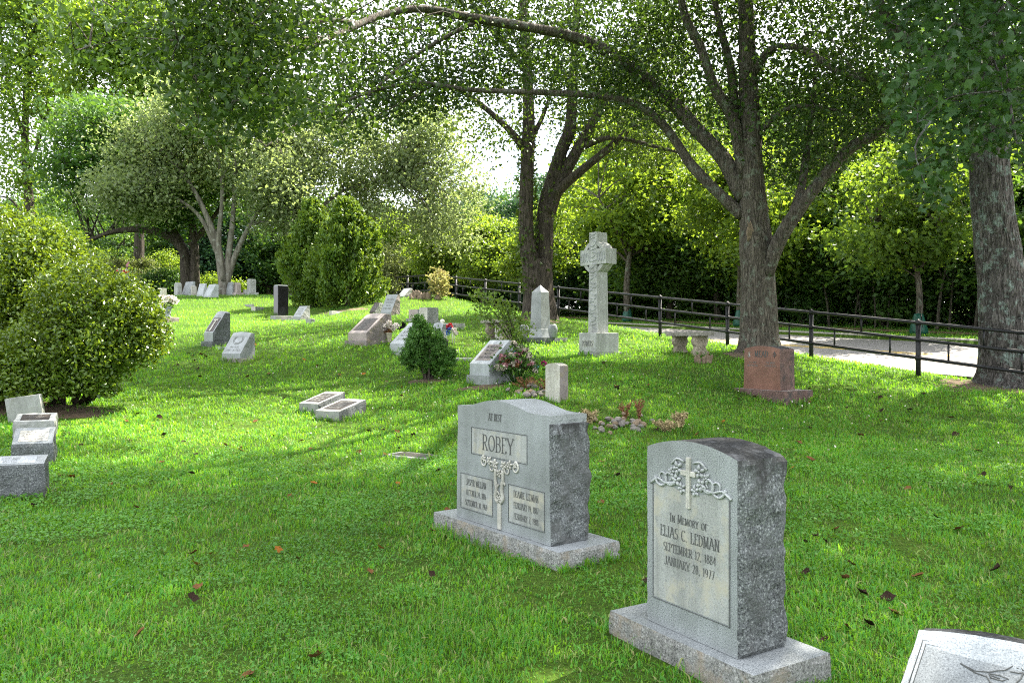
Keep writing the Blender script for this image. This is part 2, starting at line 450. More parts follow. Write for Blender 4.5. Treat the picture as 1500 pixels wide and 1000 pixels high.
M['fern'] = plain("dry fern", (.19, .09, .04), .9, var=.4, scale=20)
M['straw'] = plain("dry straw", (.34, .27, .14), .9, var=.35, scale=20)
M['terracotta'] = plain("brown solar stake", (.20, .10, .05), .6, var=.3)
M['brass'] = plain("pale gold vase", (.42, .38, .28), .45, var=.3)

M['leaf_hero'] = leaf_mat("oak leaf", [(.022, .052, .010), (.036, .08, .015), (.052, .102, .019)], (.07, .125, .011), .38, .45, .35)
M['leaf_hero2'] = leaf_mat("linden leaf", [(.04, .075, .014), (.06, .11, .02), (.085, .13, .025)], (.12, .185, .016), .42, .45, .35)
M['leaf_big'] = leaf_mat("mulberry leaf", [(.016, .044, .014), (.026, .064, .020), (.042, .088, .026)], (.07, .15, .014), .28, .48, .28)
M['leaf_maple'] = leaf_mat("yellow green maple leaf", [(.07, .14, .018), (.10, .18, .022), (.145, .22, .03)], (.25, .36, .022), .5, .45, .35)
M['leaf_street'] = leaf_mat("street tree leaf", [(.055, .12, .018), (.08, .16, .022), (.12, .20, .03)], (.20, .30, .022), .48, .45, .35)
M['leaf_wood'] = leaf_mat("woodland leaf", [(.032, .078, .018), (.05, .11, .023), (.075, .145, .03)], (.12, .22, .02), .4, .5, .3)
M['leaf_wood2'] = leaf_mat("blue green woodland leaf", [(.02, .055, .028), (.03, .08, .04), (.05, .10, .05)], (.05, .12, .03), .35, .55, .3)
M['leaf_wood3'] = leaf_mat("bright woodland leaf", [(.05, .10, .018), (.08, .14, .022), (.11, .17, .03)], (.20, .28, .022), .45, .5, .3)
M['leaf_silver'] = leaf_mat("silvery leaf", [(.10, .15, .06), (.15, .205, .085), (.23, .27, .14)], (.25, .32, .09), .48, .45, .45)
M['leaf_dark'] = leaf_mat("deep green leaf", [(.03, .082, .02), (.047, .115, .024), (.075, .15, .032)], (.11, .21, .02), .4, .45, .4)
M['leaf_bright'] = leaf_mat("fresh green leaf", [(.06, .13, .018), (.09, .17, .022), (.12, .21, .03)], (.22, .32, .022), .48, .45, .35)
M['leaf_holly'] = leaf_mat("glossy holly leaf", [(.045, .095, .010), (.085, .15, .015), (.16, .23, .03)], (.20, .28, .012), .33, .30, .55, var=.3, nscale=1.2)
M['leaf_arbor'] = leaf_mat("arborvitae spray", [(.06, .14, .012), (.09, .18, .016), (.12, .22, .02)], (.14, .24, .012), .35, .5, .35)
M['leaf_cedar'] = leaf_mat("cedar spray", [(.042, .10, .012), (.075, .15, .016), (.13, .20, .025)], (.17, .25, .014), .36, .5, .35, nscale=.9)
M['leaf_juniper'] = leaf_mat("juniper spray", [(.038, .115, .018), (.058, .155, .022), (.095, .20, .032)], (.08, .17, .02), .28, .5, .35, nscale=2)
M['leaf_rose'] = leaf_mat("rose bush leaf", [(.08, .16, .03), (.12, .21, .035), (.18, .27, .05)], (.24, .34, .03), .4, .42, .4)
M['leaf_nandina'] = leaf_mat("reddish shrub leaf", [(.18, .24, .06), (.32, .31, .10), (.42, .28, .13)], (.36, .34, .10), .4, .5, .3)
M['leaf_grey'] = leaf_mat("grey green shrub leaf", [(.09, .12, .04), (.14, .17, .06), (.21, .23, .09)], (.17, .21, .04), .4, .5, .35)
M['blade'] = leaf_mat("grass blade", [(.036, .15, .018), (.050, .205, .024), (.060, .22, .025), (.084, .26, .030), (.095, .27, .032), (.18, .28, .055), (.32, .29, .13)], (.25, .50, .022), .45, .5, .25, var=.5, nscale=.7)

M['clover'] = leaf_mat("clover leaf", [(.05, .15, .02), (.075, .205, .028), (.115, .26, .045)], (.18, .37, .018), .35, .5, .3)
# ground material: turf with soil showing
m, n, l, p = nmat("turf")
tco = n.new("ShaderNodeTexCoord")
z1 = noise_node(n, l, .5, 5, .6, tco.outputs["Object"])
z2 = noise_node(n, l, 28, 5, .7, tco.outputs["Object"])
r1 = ramp(n, [(.3, (.04, .09, .012)), (.7, (.075, .13, .016))])
r2 = ramp(n, [(.3, (.35, .35, .3)), (.7, (1.25, 1.2, 1.1))])
l.new(z1.outputs["Fac"], r1.inputs["Fac"]); l.new(z2.outputs["Fac"], r2.inputs["Fac"])
c = mixc(n, l, 1.0, r1.outputs["Color"], r2.outputs["Color"], 'MULTIPLY')
l.new(c, p.inputs["Base Color"]); p.inputs["Roughness"].default_value = 1; p.inputs["Specular IOR Level"].default_value = .1
b = n.new("ShaderNodeBump"); b.inputs["Strength"].default_value = 1; b.inputs["Distance"].default_value = .03
l.new(z2.outputs["Fac"], b.inputs["Height"]); l.new(b.outputs[0], p.inputs["Normal"])
M['turf'] = m
M['soil'] = plain("leaf litter soil", (.10, .068, .04), 1, var=.5, scale=14, bump=.02, bscale=60)

# ------------------------------------------------------------------ ground, road, verge
def grid_mesh(name, S, T, zf):
    s, t = np.meshgrid(S, T, indexing='ij')
    x, y = xy(s, t)
    V = np.stack([x, y, zf(x, y, s, t)], -1).reshape(-1, 3)
    i = np.arange(len(S) * len(T)).reshape(len(S), len(T))
    q = np.stack([i[:-1, :-1], i[1:, :-1], i[1:, 1:], i[:-1, 1:]], -1).reshape(-1, 4)
    return mesh_np(name, V, [q], True)
S = np.concatenate([np.array([-500, -300, -180, -120, -90]), np.arange(-75, -30, 1.5), np.arange(-30, .6, .55), np.arange(.7, 2.0, .2), [2.0, 3.5, 5.4, 7.2, 8.8, 8.86, 9.0, 10, 11.5, 13, 16, 20, 26, 35, 50, 80, 140, 300, 500]])
T = np.concatenate([np.array([-500, -300, -150, -80]), np.arange(-45, -12, 2.2), np.arange(-12, 45, .6), np.arange(45, 85, 1.6), [90, 110, 160, 300, 500]])
def gz(x, y, s, t):
    rough = 0.02 * np.sin(x * 2.1 + y * 1.3) * np.sin(y * 1.7 - x) + .015 * np.sin(x * 4.7 + 1) * np.sin(y * 5.1)
    return H(x, y) + np.where(s < 0.5, rough, 0)
obj("ground", grid_mesh("ground", S, T, gz), M['turf'], kind="structure")
TR = np.arange(-45, 95, 1.5)
obj("road", grid_mesh("road", np.linspace(1.85, 8.86, 8), TR, lambda x, y, s, t: road_h(s, t) + .0), M['asphalt'], kind="structure")
for s0 in (5.25, 5.5):
    obj("road_marking", grid_mesh("road_marking", np.array([s0, s0 + .11]), TR, lambda x, y, s, t: road_h(s, t) + .006), M['yellow'], kind="structure")
kb = bmesh.new()
prof = [(8.84, -.1), (8.85, .11), (8.88, .13), (9.04, .135), (9.05, -.1)]
rings = []
for t in TR:
    rr = []
    for s, dz in prof:
        x, y = xy(s, t); rr.append(kb.verts.new((x, y, float(road_h(9.0, t)) + dz + .012)))
    rings.append(rr)
for a, b2 in zip(rings[:-1], rings[1:]):
    for i in range(4): kb.faces.new((a[i], b2[i], b2[i + 1], a[i + 1]))
me = bpy.data.meshes.new("kerb"); kb.to_mesh(me); kb.free()
obj("kerb", me, M['kerb'], kind="structure")
obj("path", grid_mesh("path", np.array([11.3, 12.1, 12.9]), TR, lambda x, y, s, t: H(x, y) + .03), M['path'], kind="structure")

# ------------------------------------------------------------------ stone helpers
EXC = []     # footprints without grass: x, y, ux, uy, half w, half d
def prism(poly, axis, a, b):
    bm = bmesh.new()
    if axis == 'y': mk = lambda q, w: (q[0], w, q[1])
    elif axis == 'x': mk = lambda q, w: (w, q[0], q[1])
    else: mk = lambda q, w: (q[0], q[1], w)
    v0 = [bm.verts.new(mk(q, a)) for q in poly]; v1 = [bm.verts.new(mk(q, b)) for q in poly]
    bm.faces.new(v0); bm.faces.new(v1[::-1])
    k = len(poly)
    for i in range(k): bm.faces.new((v0[i], v1[i], v1[(i + 1) % k], v0[(i + 1) % k]))
    bmesh.ops.recalc_face_normals(bm, faces=bm.faces[:])
    return bm
def box_bm(x0, x1, y0, y1, z0, z1):
    return prism([(x0, z0), (x1, z0), (x1, z1), (x0, z1)], 'y', y0, y1)
def rockify(bm, test, spacing, amp, seed=0.0, idx=1):
    bm.normal_update()
    for f in bm.faces:
        if test(f): f.material_index = idx
    co = np.array([v.co for v in bm.verts])
    for ax in range(3):
        nrm = [0, 0, 0]; nrm[ax] = 1
        for c in np.arange(co[:, ax].min() + spacing * .8, co[:, ax].max() - spacing * .3, spacing):
            p = [0, 0, 0]; p[ax] = c
            bmesh.ops.bisect_plane(bm, geom=bm.verts[:] + bm.edges[:] + bm.faces[:], plane_co=p, plane_no=nrm)
    bm.normal_update()
    mv = []
    for v in bm.verts:
        rf = [f for f in v.link_faces if f.material_index == idx]
        if not rf: continue
        nn = sum((f.normal for f in rf), Vector())
        if nn.length < 1e-6: continue
        nn.normalize()
        q = Vector((v.co.x + seed, v.co.y - seed * .7, v.co.z + seed * .3))
        h = mn.noise(q * 5.5) * .6 + mn.noise(q * 13) * .45 + mn.noise(q * 29) * .25
        if len(rf) == len(v.link_faces): mv.append((v, nn * amp * (h + .25)))
        else: mv.append((v, -nn * amp * .3 * abs(mn.noise(q * 17))))
    for v, d in mv: v.co += d
def bm_obj(name, bms, mats, parent, bevel=0.0, smooth=False):
    me = bpy.data.meshes.new(name)
    out = bmesh.new()
    for b in (bms if isinstance(bms, (list, tuple)) else [bms]):
        if bevel:
            bmesh.ops.bevel(b, geom=b.edges[:], offset=bevel, segments=2, affect='EDGES', profile=.6, clamp_overlap=True)
        t = bpy.data.meshes.new("t"); b.to_mesh(t); b.free(); out.from_mesh(t); bpy.data.meshes.remove(t)
    out.to_mesh(me); out.free()
    if smooth:
        for p in me.polygons: p.use_smooth = True
    return obj(name, me, mats, parent)
side = lambda f: abs(f.normal.x) > .7
allside = lambda f: abs(f.normal.z) < .7
backside = lambda f: abs(f.normal.x) > .7 or f.normal.y > .5

# lettering: thick-and-thin strokes with serifs, one mesh per inscription
def arc(cx, cz, rx, rz, a0, a1, k=10):
    return [(cx + rx * math.cos(R(a0 + (a1 - a0) * i / k)), cz + rz * math.sin(R(a0 + (a1 - a0) * i / k))) for i in range(k + 1)]
G = {
 'A': (.78, [[(0, 0), (.39, 1)], [(.39, 1), (.78, 0)], [(.14, .36), (.64, .36)]]),
 'B': (.62, [[(.1, 0), (.1, 1)], [(.1, 1)] + arc(.3, .76, .25, .24, 90, -90) + [(.1, .52)], [(.1, .52)] + arc(.32, .26, .28, .26, 90, -90) + [(.1, 0)]]),
 'C': (.7, [arc(.42, .5, .38, .5, 45, 315, 16)]),
 'D': (.72, [[(.1, 0), (.1, 1)], [(.1, 1)] + arc(.28, .5, .40, .5, 90, -90, 14) + [(.1, 0)]]),
 'E': (.58, [[(.1, 0), (.1, 1)], [(.1, 1), (.52, 1), (.52, .84)], [(.1, .52), (.42, .52)], [(.1, 0), (.54, 0), (.54, .16)]]),
 'F': (.55, [[(.1, 0), (.1, 1)], [(.1, 1), (.52, 1), (.52, .84)], [(.1, .52), (.42, .52)]]),
 'H': (.76, [[(.1, 0), (.1, 1)], [(.66, 0), (.66, 1)], [(.1, .52), (.66, .52)]]),
 'I': (.3, [[(.15, 0), (.15, 1)]]),
 'J': (.5, [[(.38, 1), (.38, .22)] + arc(.16, .18, .22, .24, 0, -160, 8)]),
 'L': (.55, [[(.1, 0), (.1, 1)], [(.1, 0), (.52, 0), (.52, .18)]]),
 'M': (.9, [[(.1, 0), (.14, 1)], [(.14, 1), (.45, .08)], [(.45, .08), (.76, 1)], [(.76, 1), (.80, 0)]]),
 'N': (.76, [[(.1, 0), (.1, 1)], [(.1, 1), (.66, 0)], [(.66, 0), (.66, 1)]]),
 'O': (.8, [arc(.4, .5, .38, .5, 90, 450, 24)]),
 'P': (.58, [[(.1, 0), (.1, 1)], [(.1, 1)] + arc(.28, .74, .28, .26, 90, -90) + [(.1, .48)]]),
 'R': (.66, [[(.1, 0), (.1, 1)], [(.1, 1)] + arc(.28, .75, .27, .25, 90, -90) + [(.1, .5)], [(.28, .5), (.64, 0)]]),
 'S': (.55, [arc(.28, .75, .22, .25, 35, 270, 12) + arc(.28, .25, .24, .25, 90, -145, 12)]),
 'T': (.66, [[(.33, 0), (.33, 1)], [(.02, .84), (.02, 1), (.64, 1), (.64, .84)]]),
 'U': (.74, [[(.1, 1), (.1, .3)] + arc(.37, .3, .27, .3, 180, 360, 10) + [(.64, 1)]]),
 'W': (1.0, [[(0, 1), (.26, 0)], [(.26, 0), (.5, .9)], [(.5, .9), (.74, 0)], [(.74, 0), (1, 1)]]),
 'Y': (.72, [[(0, 1), (.36, .46)], [(.36, .46), (.72, 1)], [(.36, 0), (.36, .46)]]),
 '1': (.36, [[(.05, .8), (.2, 1), (.2, 0)]]),
 '2': (.56, [arc(.27, .72, .22, .28, 160, -30, 10) + [(.05, 0), (.53, 0)]]),
 '3': (.54, [arc(.26, .75, .2, .25, 150, -90, 10) + arc(.26, .26, .24, .25, 90, -150, 10)]),
 '4': (.6, [[(.42, 0), (.42, 1), (.02, .3), (.58, .3)]]),
 '6': (.56, [arc(.46, .5, .4, .5, 100, 180, 6) + arc(.29, .28, .23, .28, 180, 540, 14)]),
 '7': (.54, [[(.03, 1), (.52, 1), (.2, 0)]]),
 '8': (.54, [arc(.27, .76, .2, .24, 0, 360, 14), arc(.27, .27, .24, .27, 0, 360, 14)]),
 '9': (.56, [arc(.27, .7, .23, .3, 0, 360, 14), [(.5, .7)] + arc(.1, .5, .4, .5, 10, -75, 6)]),
 '0': (.6, [arc(.3, .5, .26, .5, 90, 450, 20)]),
 '.': (.24, [[(.1, 0), (.1, .09)]]), ',': (.24, [[(.12, .1), (.06, -.12)]]), ' ': (.38, []),
}
def text_mesh(name, lines, mats, parent, mat=None, depth=.0016, thick=.13, thin=.35, merge=False):
    """lines: (string, centre x, base z, cap height, width factor); lies just proud of the plane y=0"""
    if len(lines) > 1 and len(lines[0][0]) and merge is False:
        for ln in lines: text_mesh(name, [ln], mats, parent, mat, depth, thick, thin, True)
        return
    V, F = [], []
    mat = mat or Matrix.Identity(4)
    def quad(a, b2, w0, w1):
        d = Vector((b2[0] - a[0], b2[1] - a[1]))
        if d.length < 1e-7: return
        nn = Vector((-d.y, d.x)).normalized()
        i = len(V)
        for (q, w, sgn) in ((a, w0, 1), (a, w0, -1), (b2, w1, -1), (b2, w1, 1)):
            V.append(mat @ Vector((q[0] + nn.x * w * sgn * .5, -depth, q[1] + nn.y * w * sgn * .5)))
        F.append((i, i + 1, i + 2, i + 3))
    for s, cx, bz, h, wf in lines:
        tot = sum(G[c.upper()][0] * (1 if not c.islower() else .78) + .16 for c in s) * h * wf
        x = cx - tot / 2
        for ch in s:
            hh = h * (.78 if ch.islower() else 1)
            gw, strokes = G[ch.upper()]
            for pl in strokes:
                pts = [(x + a * hh * wf, bz + b2 * hh) for a, b2 in pl]
                for a, b2 in zip(pts[:-1], pts[1:]):
                    an = math.atan2(b2[1] - a[1], b2[0] - a[0])
                    w = h * thick * max(thin, abs(math.sin(an - R(18))))
                    quad(a, b2, w, w)
                for e, o in ((0, 1), (-1, -2)):
                    if len(pl) > 1 and (pl[e][1] < .02 or pl[e][1] > .98) and abs(pl[e][1] - pl[o][1]) > .3 and ch not in '1234567890':
                        q = pts[e]; sw = .13 * hh
                        quad((q[0] - sw, q[1]), (q[0] + sw, q[1]), h * thick * .4, h * thick * .4)
            x += (gw + .16) * hh * wf
    me = bpy.data.meshes.new(name); me.from_pydata([tuple(v) for v in V], [], F)
    return obj(name, me, mats, parent)
def scribble_lines(name, x0, x1, z0, z1, rows, mats, parent, mat, seed):
    """rows of tiny worn lettering too small to read"""
    rng = random.Random(seed); L = []
    hh = (z1 - z0) / (rows * 1.7)
    words_ = ["ROBERT", "MARIE", "1902", "1977", "ALICE", "JAMES", "1884", "FATHER", "MOTHER", "1968"]
    for i in range(rows):
        L.append((rng.choice(words_) + " " + rng.choice(words_), (x0 + x1) / 2, z1 - (i + 1) * hh * 1.7 + hh * .3, hh, min(1.0, (x1 - x0) / (hh * 9.5))))
    return text_mesh(name, L, mats if mats is not None else None, parent, mat, merge=True)
def line_obj(name, polys, r, mats, parent, mat=None, sides=5):
    T_ = Tubes()
    mat = mat or Matrix.Identity(4)
    for pl in polys:
        T_.add([mat @ Vector((a, -r * .35, b2)) for a, b2 in pl], r, sides)
    return obj(name, T_.mesh(name), mats, parent)
def face_mat(y0, z0, y1, z1):
    """frame of a sloping face: local x stays, local z runs up the slope from (y0,z0) to (y1,z1), local -y is its outward side"""
    d = Vector((0, y1 - y0, z1 - z0)).normalized()
    nn = Vector((1, 0, 0)).cross(d)       # points to the front
    m = Matrix.Identity(4)
    m.col[0][:3] = (1, 0, 0); m.col[1][:3] = tuple(-nn) if nn.y < 0 else tuple(nn); m.col[2][:3] = tuple(d); m.col[3][:3] = (0, y0, z0)
    return m
def anchor(pxL, pxC, pxR, pyC, th):
    """stone whose front right bottom corner is seen at pxC, pyC; returns location of the middle of the front foot, width, depth, metres per px"""
    X, Y, Z = hit(pxC, pyC)
    u = Vector((math.cos(th), math.sin(th))); v = Vector((-math.sin(th), math.cos(th)))
    kl = (pxL - CX) / FPX; kr = (pxR - CX) / FPX
    w = (X - kl * Y) / (u.x - kl * u.y)
    d = -(X - kr * Y) / (v.x - kr * v.y)
    w = min(max(w, .05), 2.5); d = min(max(d, .05), 2.0)
    loc = Vector((X - u.x * w / 2, Y - u.y * w / 2, 0)); loc.z = min(Z, Hs(loc.x, loc.y) + .02, Hs(loc.x + v.x * d, loc.y + v.y * d) + .06)
    EXC.append((loc.x + v.x * d / 2, loc.y + v.y * d / 2, u.x, u.y, w / 2 + .01, d / 2 + .01))
    return loc, w, d, Y / FPX, Z - loc.z
TH = R(-42)
def slant_stone(pxL, pxC, pxR, pyC, pyTop, label, mat='granite', rmat='granite_rough', nose=.3, top=.25, base=None, th=TH, cat="gravestone",
                name="slant_gravestone", group=None, arch=0.0, panel=None, text=True, seed=1, amp=.02, rough=True, rnose=False):
    loc, w, d, mpp, dz = anchor(pxL, pxC, pxR, pyC, th)
    h = EYE + (CY - pyTop) / FPX * (mpp * FPX + math.cos(th) * d * (1 - top * .5)) - (loc.z + dz)
    h = max(h, .12)
    # the top of the stone stands farther back than the foot: rays to the top edge pass over the back
    r = thing(name, label, cat, loc, th, group)
    b0 = 0.0
    if base:
        bh, ext = base
        b0 = bh
        bb = box_bm(-w / 2 - ext, w / 2 + ext, -ext, d + ext, -.15, bh)
        rockify(bb, allside, .09, .014, seed)
        bm_obj("base", bb, [M[rmat if rough else mat], M[rmat]], r)
    h = max(h - .0, b0 + .15) + dz
    nz = b0 + (h - b0) * nose
    yt = d * (1 - top)
    poly = [(0, b0 - (.15 if not base else 0)), (0, nz), (yt, h), (d, h - .01), (d, b0 - (.15 if not base else 0))]
    bm = prism(poly, 'x', -w / 2, w / 2)
    if rough: rockify(bm, (lambda f: f.normal.z < .5) if rnose else backside, max(.05, w / 9), amp, seed)
    if arch:
        for v in bm.verts:
            if v.co.z > h * .85: v.co.z += arch * (1 - (2 * v.co.x / w) ** 2)
    bm_obj("stone_block", bm, [M[mat], M[rmat]], r, bevel=0 if rough else .008)
    fm = face_mat(0, nz, yt, h)
    L = math.hypot(yt, h - nz)
    if panel:
        pm = M[panel]
        pb = box_bm(-w * .36, w * .36, -.004, .01, L * .14, L * .82)
        pb.transform(fm)
        bm_obj("plate", pb, pm, r)
        if text: scribble_lines("inscription", -w * .3, w * .3, L * .2, L * .78, 4, M['letter_soft' if panel in ('bronze',) else 'letter'], r, fm @ Matrix.Translation((0, -.006, 0)), seed)
    elif text:
        scribble_lines("inscription", -w * .34, w * .34, L * .15, L * .8, 4, M['letter_soft'], r, fm, seed)
    return r, w, d, h, fm, L, mpp
def block_stone(pxL, pxC, pxR, pyC, pyTop, label, mat='granite', rmat='granite_rough', top='flat', base=None, th=TH, name="gravestone", cat="gravestone",
                group=None, seed=1, amp=.015, rough=True, text=True, hmin=.08, lean=0.0):
    loc, w, d, mpp, dz = anchor(pxL, pxC, pxR, pyC, th)
    h = max((pyC - pyTop) * mpp + dz, hmin)
    r = thing(name, label, cat, loc, th, group)
    if lean: r.rotation_euler[1] = lean
    b0 = -.15
    if base:
        bh, ext = base
        bb = box_bm(-w / 2 - ext, w / 2 + ext, -ext, d + ext, -.15, bh)
        rockify(bb, allside, .09, .012, seed); bm_obj("base", bb, [M[mat], M[rmat]], r)
        b0 = bh
    a = w / 2
    if top == 'round':
        k = min(a, h * .3)
        pl = [(-a, b0), (a, b0)] + [(a * math.cos(R(q)), h - k + k * math.sin(R(q))) for q in range(0, 181, 15)]
    elif top == 'arch':
        pl = [(-a, b0), (a, b0)] + [(a * (1 - 2 * i / 8), h - .06 * h + .06 * h * (1 - (1 - 2 * i / 8) ** 2)) for i in range(9)]
    else:
        pl = [(-a, b0), (a, b0), (a, h), (-a, h)]
    bm = prism(pl, 'y', 0, d)
    if rough: rockify(bm, backside, max(.045, w / 8), amp, seed)
    bm_obj("stone_block", bm, [M[mat], M[rmat]], r, bevel=0 if rough else .008)
    if text and h > .3: scribble_lines("inscription", -a * .75, a * .75, b0 + (h - b0) * .35, b0 + (h - b0) * .85, 4, M['letter_soft'], r, None, seed)
    return r, w, d, h, mpp

# ------------------------------------------------------------------ the two near headstones and the slanted one at the edge
def rosette(T_, cx, cz, r, y=-.006, k=5):
    for i in range(k):
        a = 2 * math.pi * i / k + cx * 40
        c = (cx + math.cos(a) * r * .55, cz + math.sin(a) * r * .55)
        T_.add([(cx + math.cos(a) * r * .22, y + .003, cz + math.sin(a) * r * .22), (c[0], y - .001, c[1]), (cx + math.cos(a) * r * .98, y + .004, cz + math.sin(a) * r * .98)], [r * .12, r * .30, r * .14], 7, sub=2)
    T_.add([(cx - r * .18, y - .003, cz), (cx + r * .18, y - .003, cz)], r * .18, 6)
def scroll(T_, cx, cz, r, a0, turns, sgn, rad, y=-.005):
    pts = []
    for i in range(22):
        f = i / 21
        a = a0 + sgn * turns * 6.283 * f
        rr = r * (1 - .75 * f)
        pts.append((cx + math.cos(a) * rr, y, cz + math.sin(a) * rr))
    T_.add(pts, [rad * (1 - .5 * i / 21) for i in range(22)], 6)

def tablet(w, h, d, crown, taper, spacing, amp, seed, top_smooth=.0, serp=False):
    k = 16
    pl = [(-w / 2, 0), (w / 2, 0)]
    for i in range(k + 1):
        f = 1 - 2 * i / k
        if serp:
            c = crown * max(0, math.cos(min(1, abs(f + .06) / .78) * math.pi / 2)) ** 1.5
        else:
            c = crown * (1 - f * f)
        pl.append((w / 2 * f, h + c))
    bm = prism(pl, 'y', 0, d)
    for v in bm.verts: v.co.x *= 1 - taper * v.co.z / h
    if top_smooth:
        bmesh.ops.bisect_plane(bm, geom=bm.verts[:] + bm.edges[:] + bm.faces[:], plane_co=(0, 0, h - top_smooth), plane_no=(0, 0, 1))
    rockify(bm, lambda f: (abs(f.normal.x) > .7 or f.normal.y > .7) and f.calc_center_median().z < h - top_smooth, spacing, amp, seed)
    return bm

# Ledman
th = R(-59)
r = thing("headstone", "tall round topped grey headstone carved with flowers and a cross, lettered ELIAS C. LEDMAN", "gravestone", (.851, 3.93, 0), th)
w, h, d = .62, .885, .30
bb = box_bm(-.52, .47, -.075, .42, -.2, .178)
rockify(bb, lambda f: abs(f.normal.z) < .7, .045, .012, 3.0)
bm_obj("base", bb, [M['granite'], M['granite_base']], r)
tb = tablet(w, h, d, .055, .0, .028, .036, 1.0)
tb.normal_update()
for f in tb.faces:
    if f.normal.z > .6: f.material_index = 2
tb.transform(Matrix.Translation((0, 0, .18)))
bm_obj("tablet", tb, [M['granite'], M['granite_crust'], M['lichen']], r)
pn = prism([(-.255, .135), (.255, .135), (.255, .70), (.14, .715), (.06, .69), (-.06, .69), (-.14, .715), (-.255, .70)], 'y', -.0015, .01)
pn.transform(Matrix.Translation((0, 0, .18)))
bm_obj("sunk_panel", pn, M['panel'], r)
line_obj("panel_border", [[(-.262, .88), (-.262, .308), (.262, .308), (.262, .88)]], .003, M['letter'], r)
ol = Tubes()
for sg in (-1, 1):
    scroll(ol, sg * .19, .925, .05, 0 if sg > 0 else math.pi, 1.1, -sg, .008)
    scroll(ol, sg * .135, .93, .042, math.pi if sg > 0 else 0, 1.2, sg, .008)
    ol.add([(sg * .275, -.004, .885), (sg * .22, -.005, .915), (sg * .16, -.006, .90), (sg * .09, -.006, .91)], [.008, .006, .007, .006], 6, sub=3)
    rosette(ol, sg * .075, .985, .036); rosette(ol, sg * .085, .925, .034); rosette(ol, sg * .045, .89, .03)
    rosette(ol, sg * .12, .96, .026)
    ol.add([(sg * .12, -.004, 1.0), (sg * .08, -.005, 1.03), (sg * .03, -.005, 1.02)], .006, 5, sub=3)
obj("flower_carving", ol.mesh("flower_carving"), M['carved_grey'], r)
cx_ = [box_bm(-.012, .012, -.014, .004, .80, 1.045), box_bm(-.05, -.0125, -.0125, .004, .955, .98), box_bm(.0125, .05, -.0125, .004, .955, .98)]
bm_obj("cross_carving", cx_, M['carved'], r, bevel=.003)
text_mesh("inscription", [("In Memory of", 0, .18 + .535, .041, .78), ("ELIAS C. LEDMAN", 0, .18 + .455, .052, .70), ("SEPTEMBER 12, 1884", 0, .18 + .385, .040, .72), ("JANUARY 28, 1977", 0, .18 + .318, .040, .74)],
          M['letter'], r, Matrix.Translation((0, -.0018, 0)), thick=.115)
EXC.append((.77 + .857 * .18, 3.925 + .515 * .18, math.cos(th), math.sin(th), .49, .245))

# Robey
th = R(-54)
r = thing("headstone", "wide grey headstone with a wavy top, lettered ROBEY above two name panels", "gravestone", (-.09, 6.09, 0), th)
w, h, d = 1.21, .89, .34
bb = box_bm(-.86, .76, -.06, .49, -.2, .198)
rockify(bb, lambda f: abs(f.normal.z) < .7, .055, .013, 8.0)
bm_obj("base", bb, [M['granite'], M['granite_base']], r)
tb = tablet(w, h, d, .07, .03, .032, .042, 5.0, top_smooth=.06, serp=True)
tb.transform(Matrix.Translation((0, 0, .2)))
bm_obj("tablet", tb, [M['granite'], M['granite_crust']], r)
for nm, (x0, x1, z0, z1) in (("name_panel", (-.375, .33, .735, .925)), ("name_panel", (-.53, -.10, .29, .55)), ("name_panel", (.12, .53, .29, .55))):
    bm_obj(nm, box_bm(x0, x1, -.0015, .01, z0, z1), M['panel'], r)
    e = .008
    line_obj("panel_border", [[(x0 - e, z0 - e), (x1 + e, z0 - e), (x1 + e, z1 + e), (x0 - e, z1 + e), (x0 - e, z0 - e)]], .0028, M['letter'], r)
tm = Matrix.Translation((0, -.0018, 0))
text_mesh("inscription", [("AT REST", -.06, 1.005, .052, .62), ("ROBEY", -.02, .775, .115, .86)], M['letter'], r, tm, thick=.125)
text_mesh("inscription", [("JASPER WILLIAM", -.315, .475, .048, .55), ("OCTOBER 24, 1886", -.315, .395, .044, .55), ("SEPTEMBER 30, 1969", -.315, .315, .044, .55)], M['letter'], r, tm, thick=.10)
text_mesh("inscription", [("DEAMIE LEDMAN", .325, .475, .048, .58), ("FEBRUARY 19, 1887", .325, .395, .044, .56), ("FEBRUARY 7, 1988", .325, .315, .044, .58)], M['letter'], r, tm, thick=.10)
ol = Tubes()
for sg in (-1, 1):
    rosette(ol, sg * .055, .685, .04); rosette(ol, sg * .13, .70, .036); rosette(ol, sg * .20, .705, .028)
    scroll(ol, sg * .20, .685, .045, math.pi / 2, 1.1, -sg, .009); scroll(ol, sg * .10, .655, .04, math.pi / 2, 1.1, sg, .009)
    ol.add([(sg * .045, -.005, .65), (sg * .05, -.007, .58), (sg * .035, -.007, .50), (sg * .05, -.006, .44), (sg * .02, -.006, .40)], [.016, .013, .014, .016, .01], 6, sub=3)
    scroll(ol, sg * .04, .54, .03, 0, 1.0, sg, .008); scroll(ol, sg * .03, .46, .028, 0, 1.0, -sg, .008)
rosette(ol, 0, .62, .036); rosette(ol, 0, .43, .03)
obj("flower_carving", ol.mesh("flower_carving"), M['carved'], r)
bm_obj("column_carving", [box_bm(-.022, .022, -.010, .004, .205, .40)], M['carved'], r, bevel=.005)
EXC.append((-.12 + .809 * .2, 6.11 + .588 * .2, math.cos(th), math.sin(th), .81, .28))

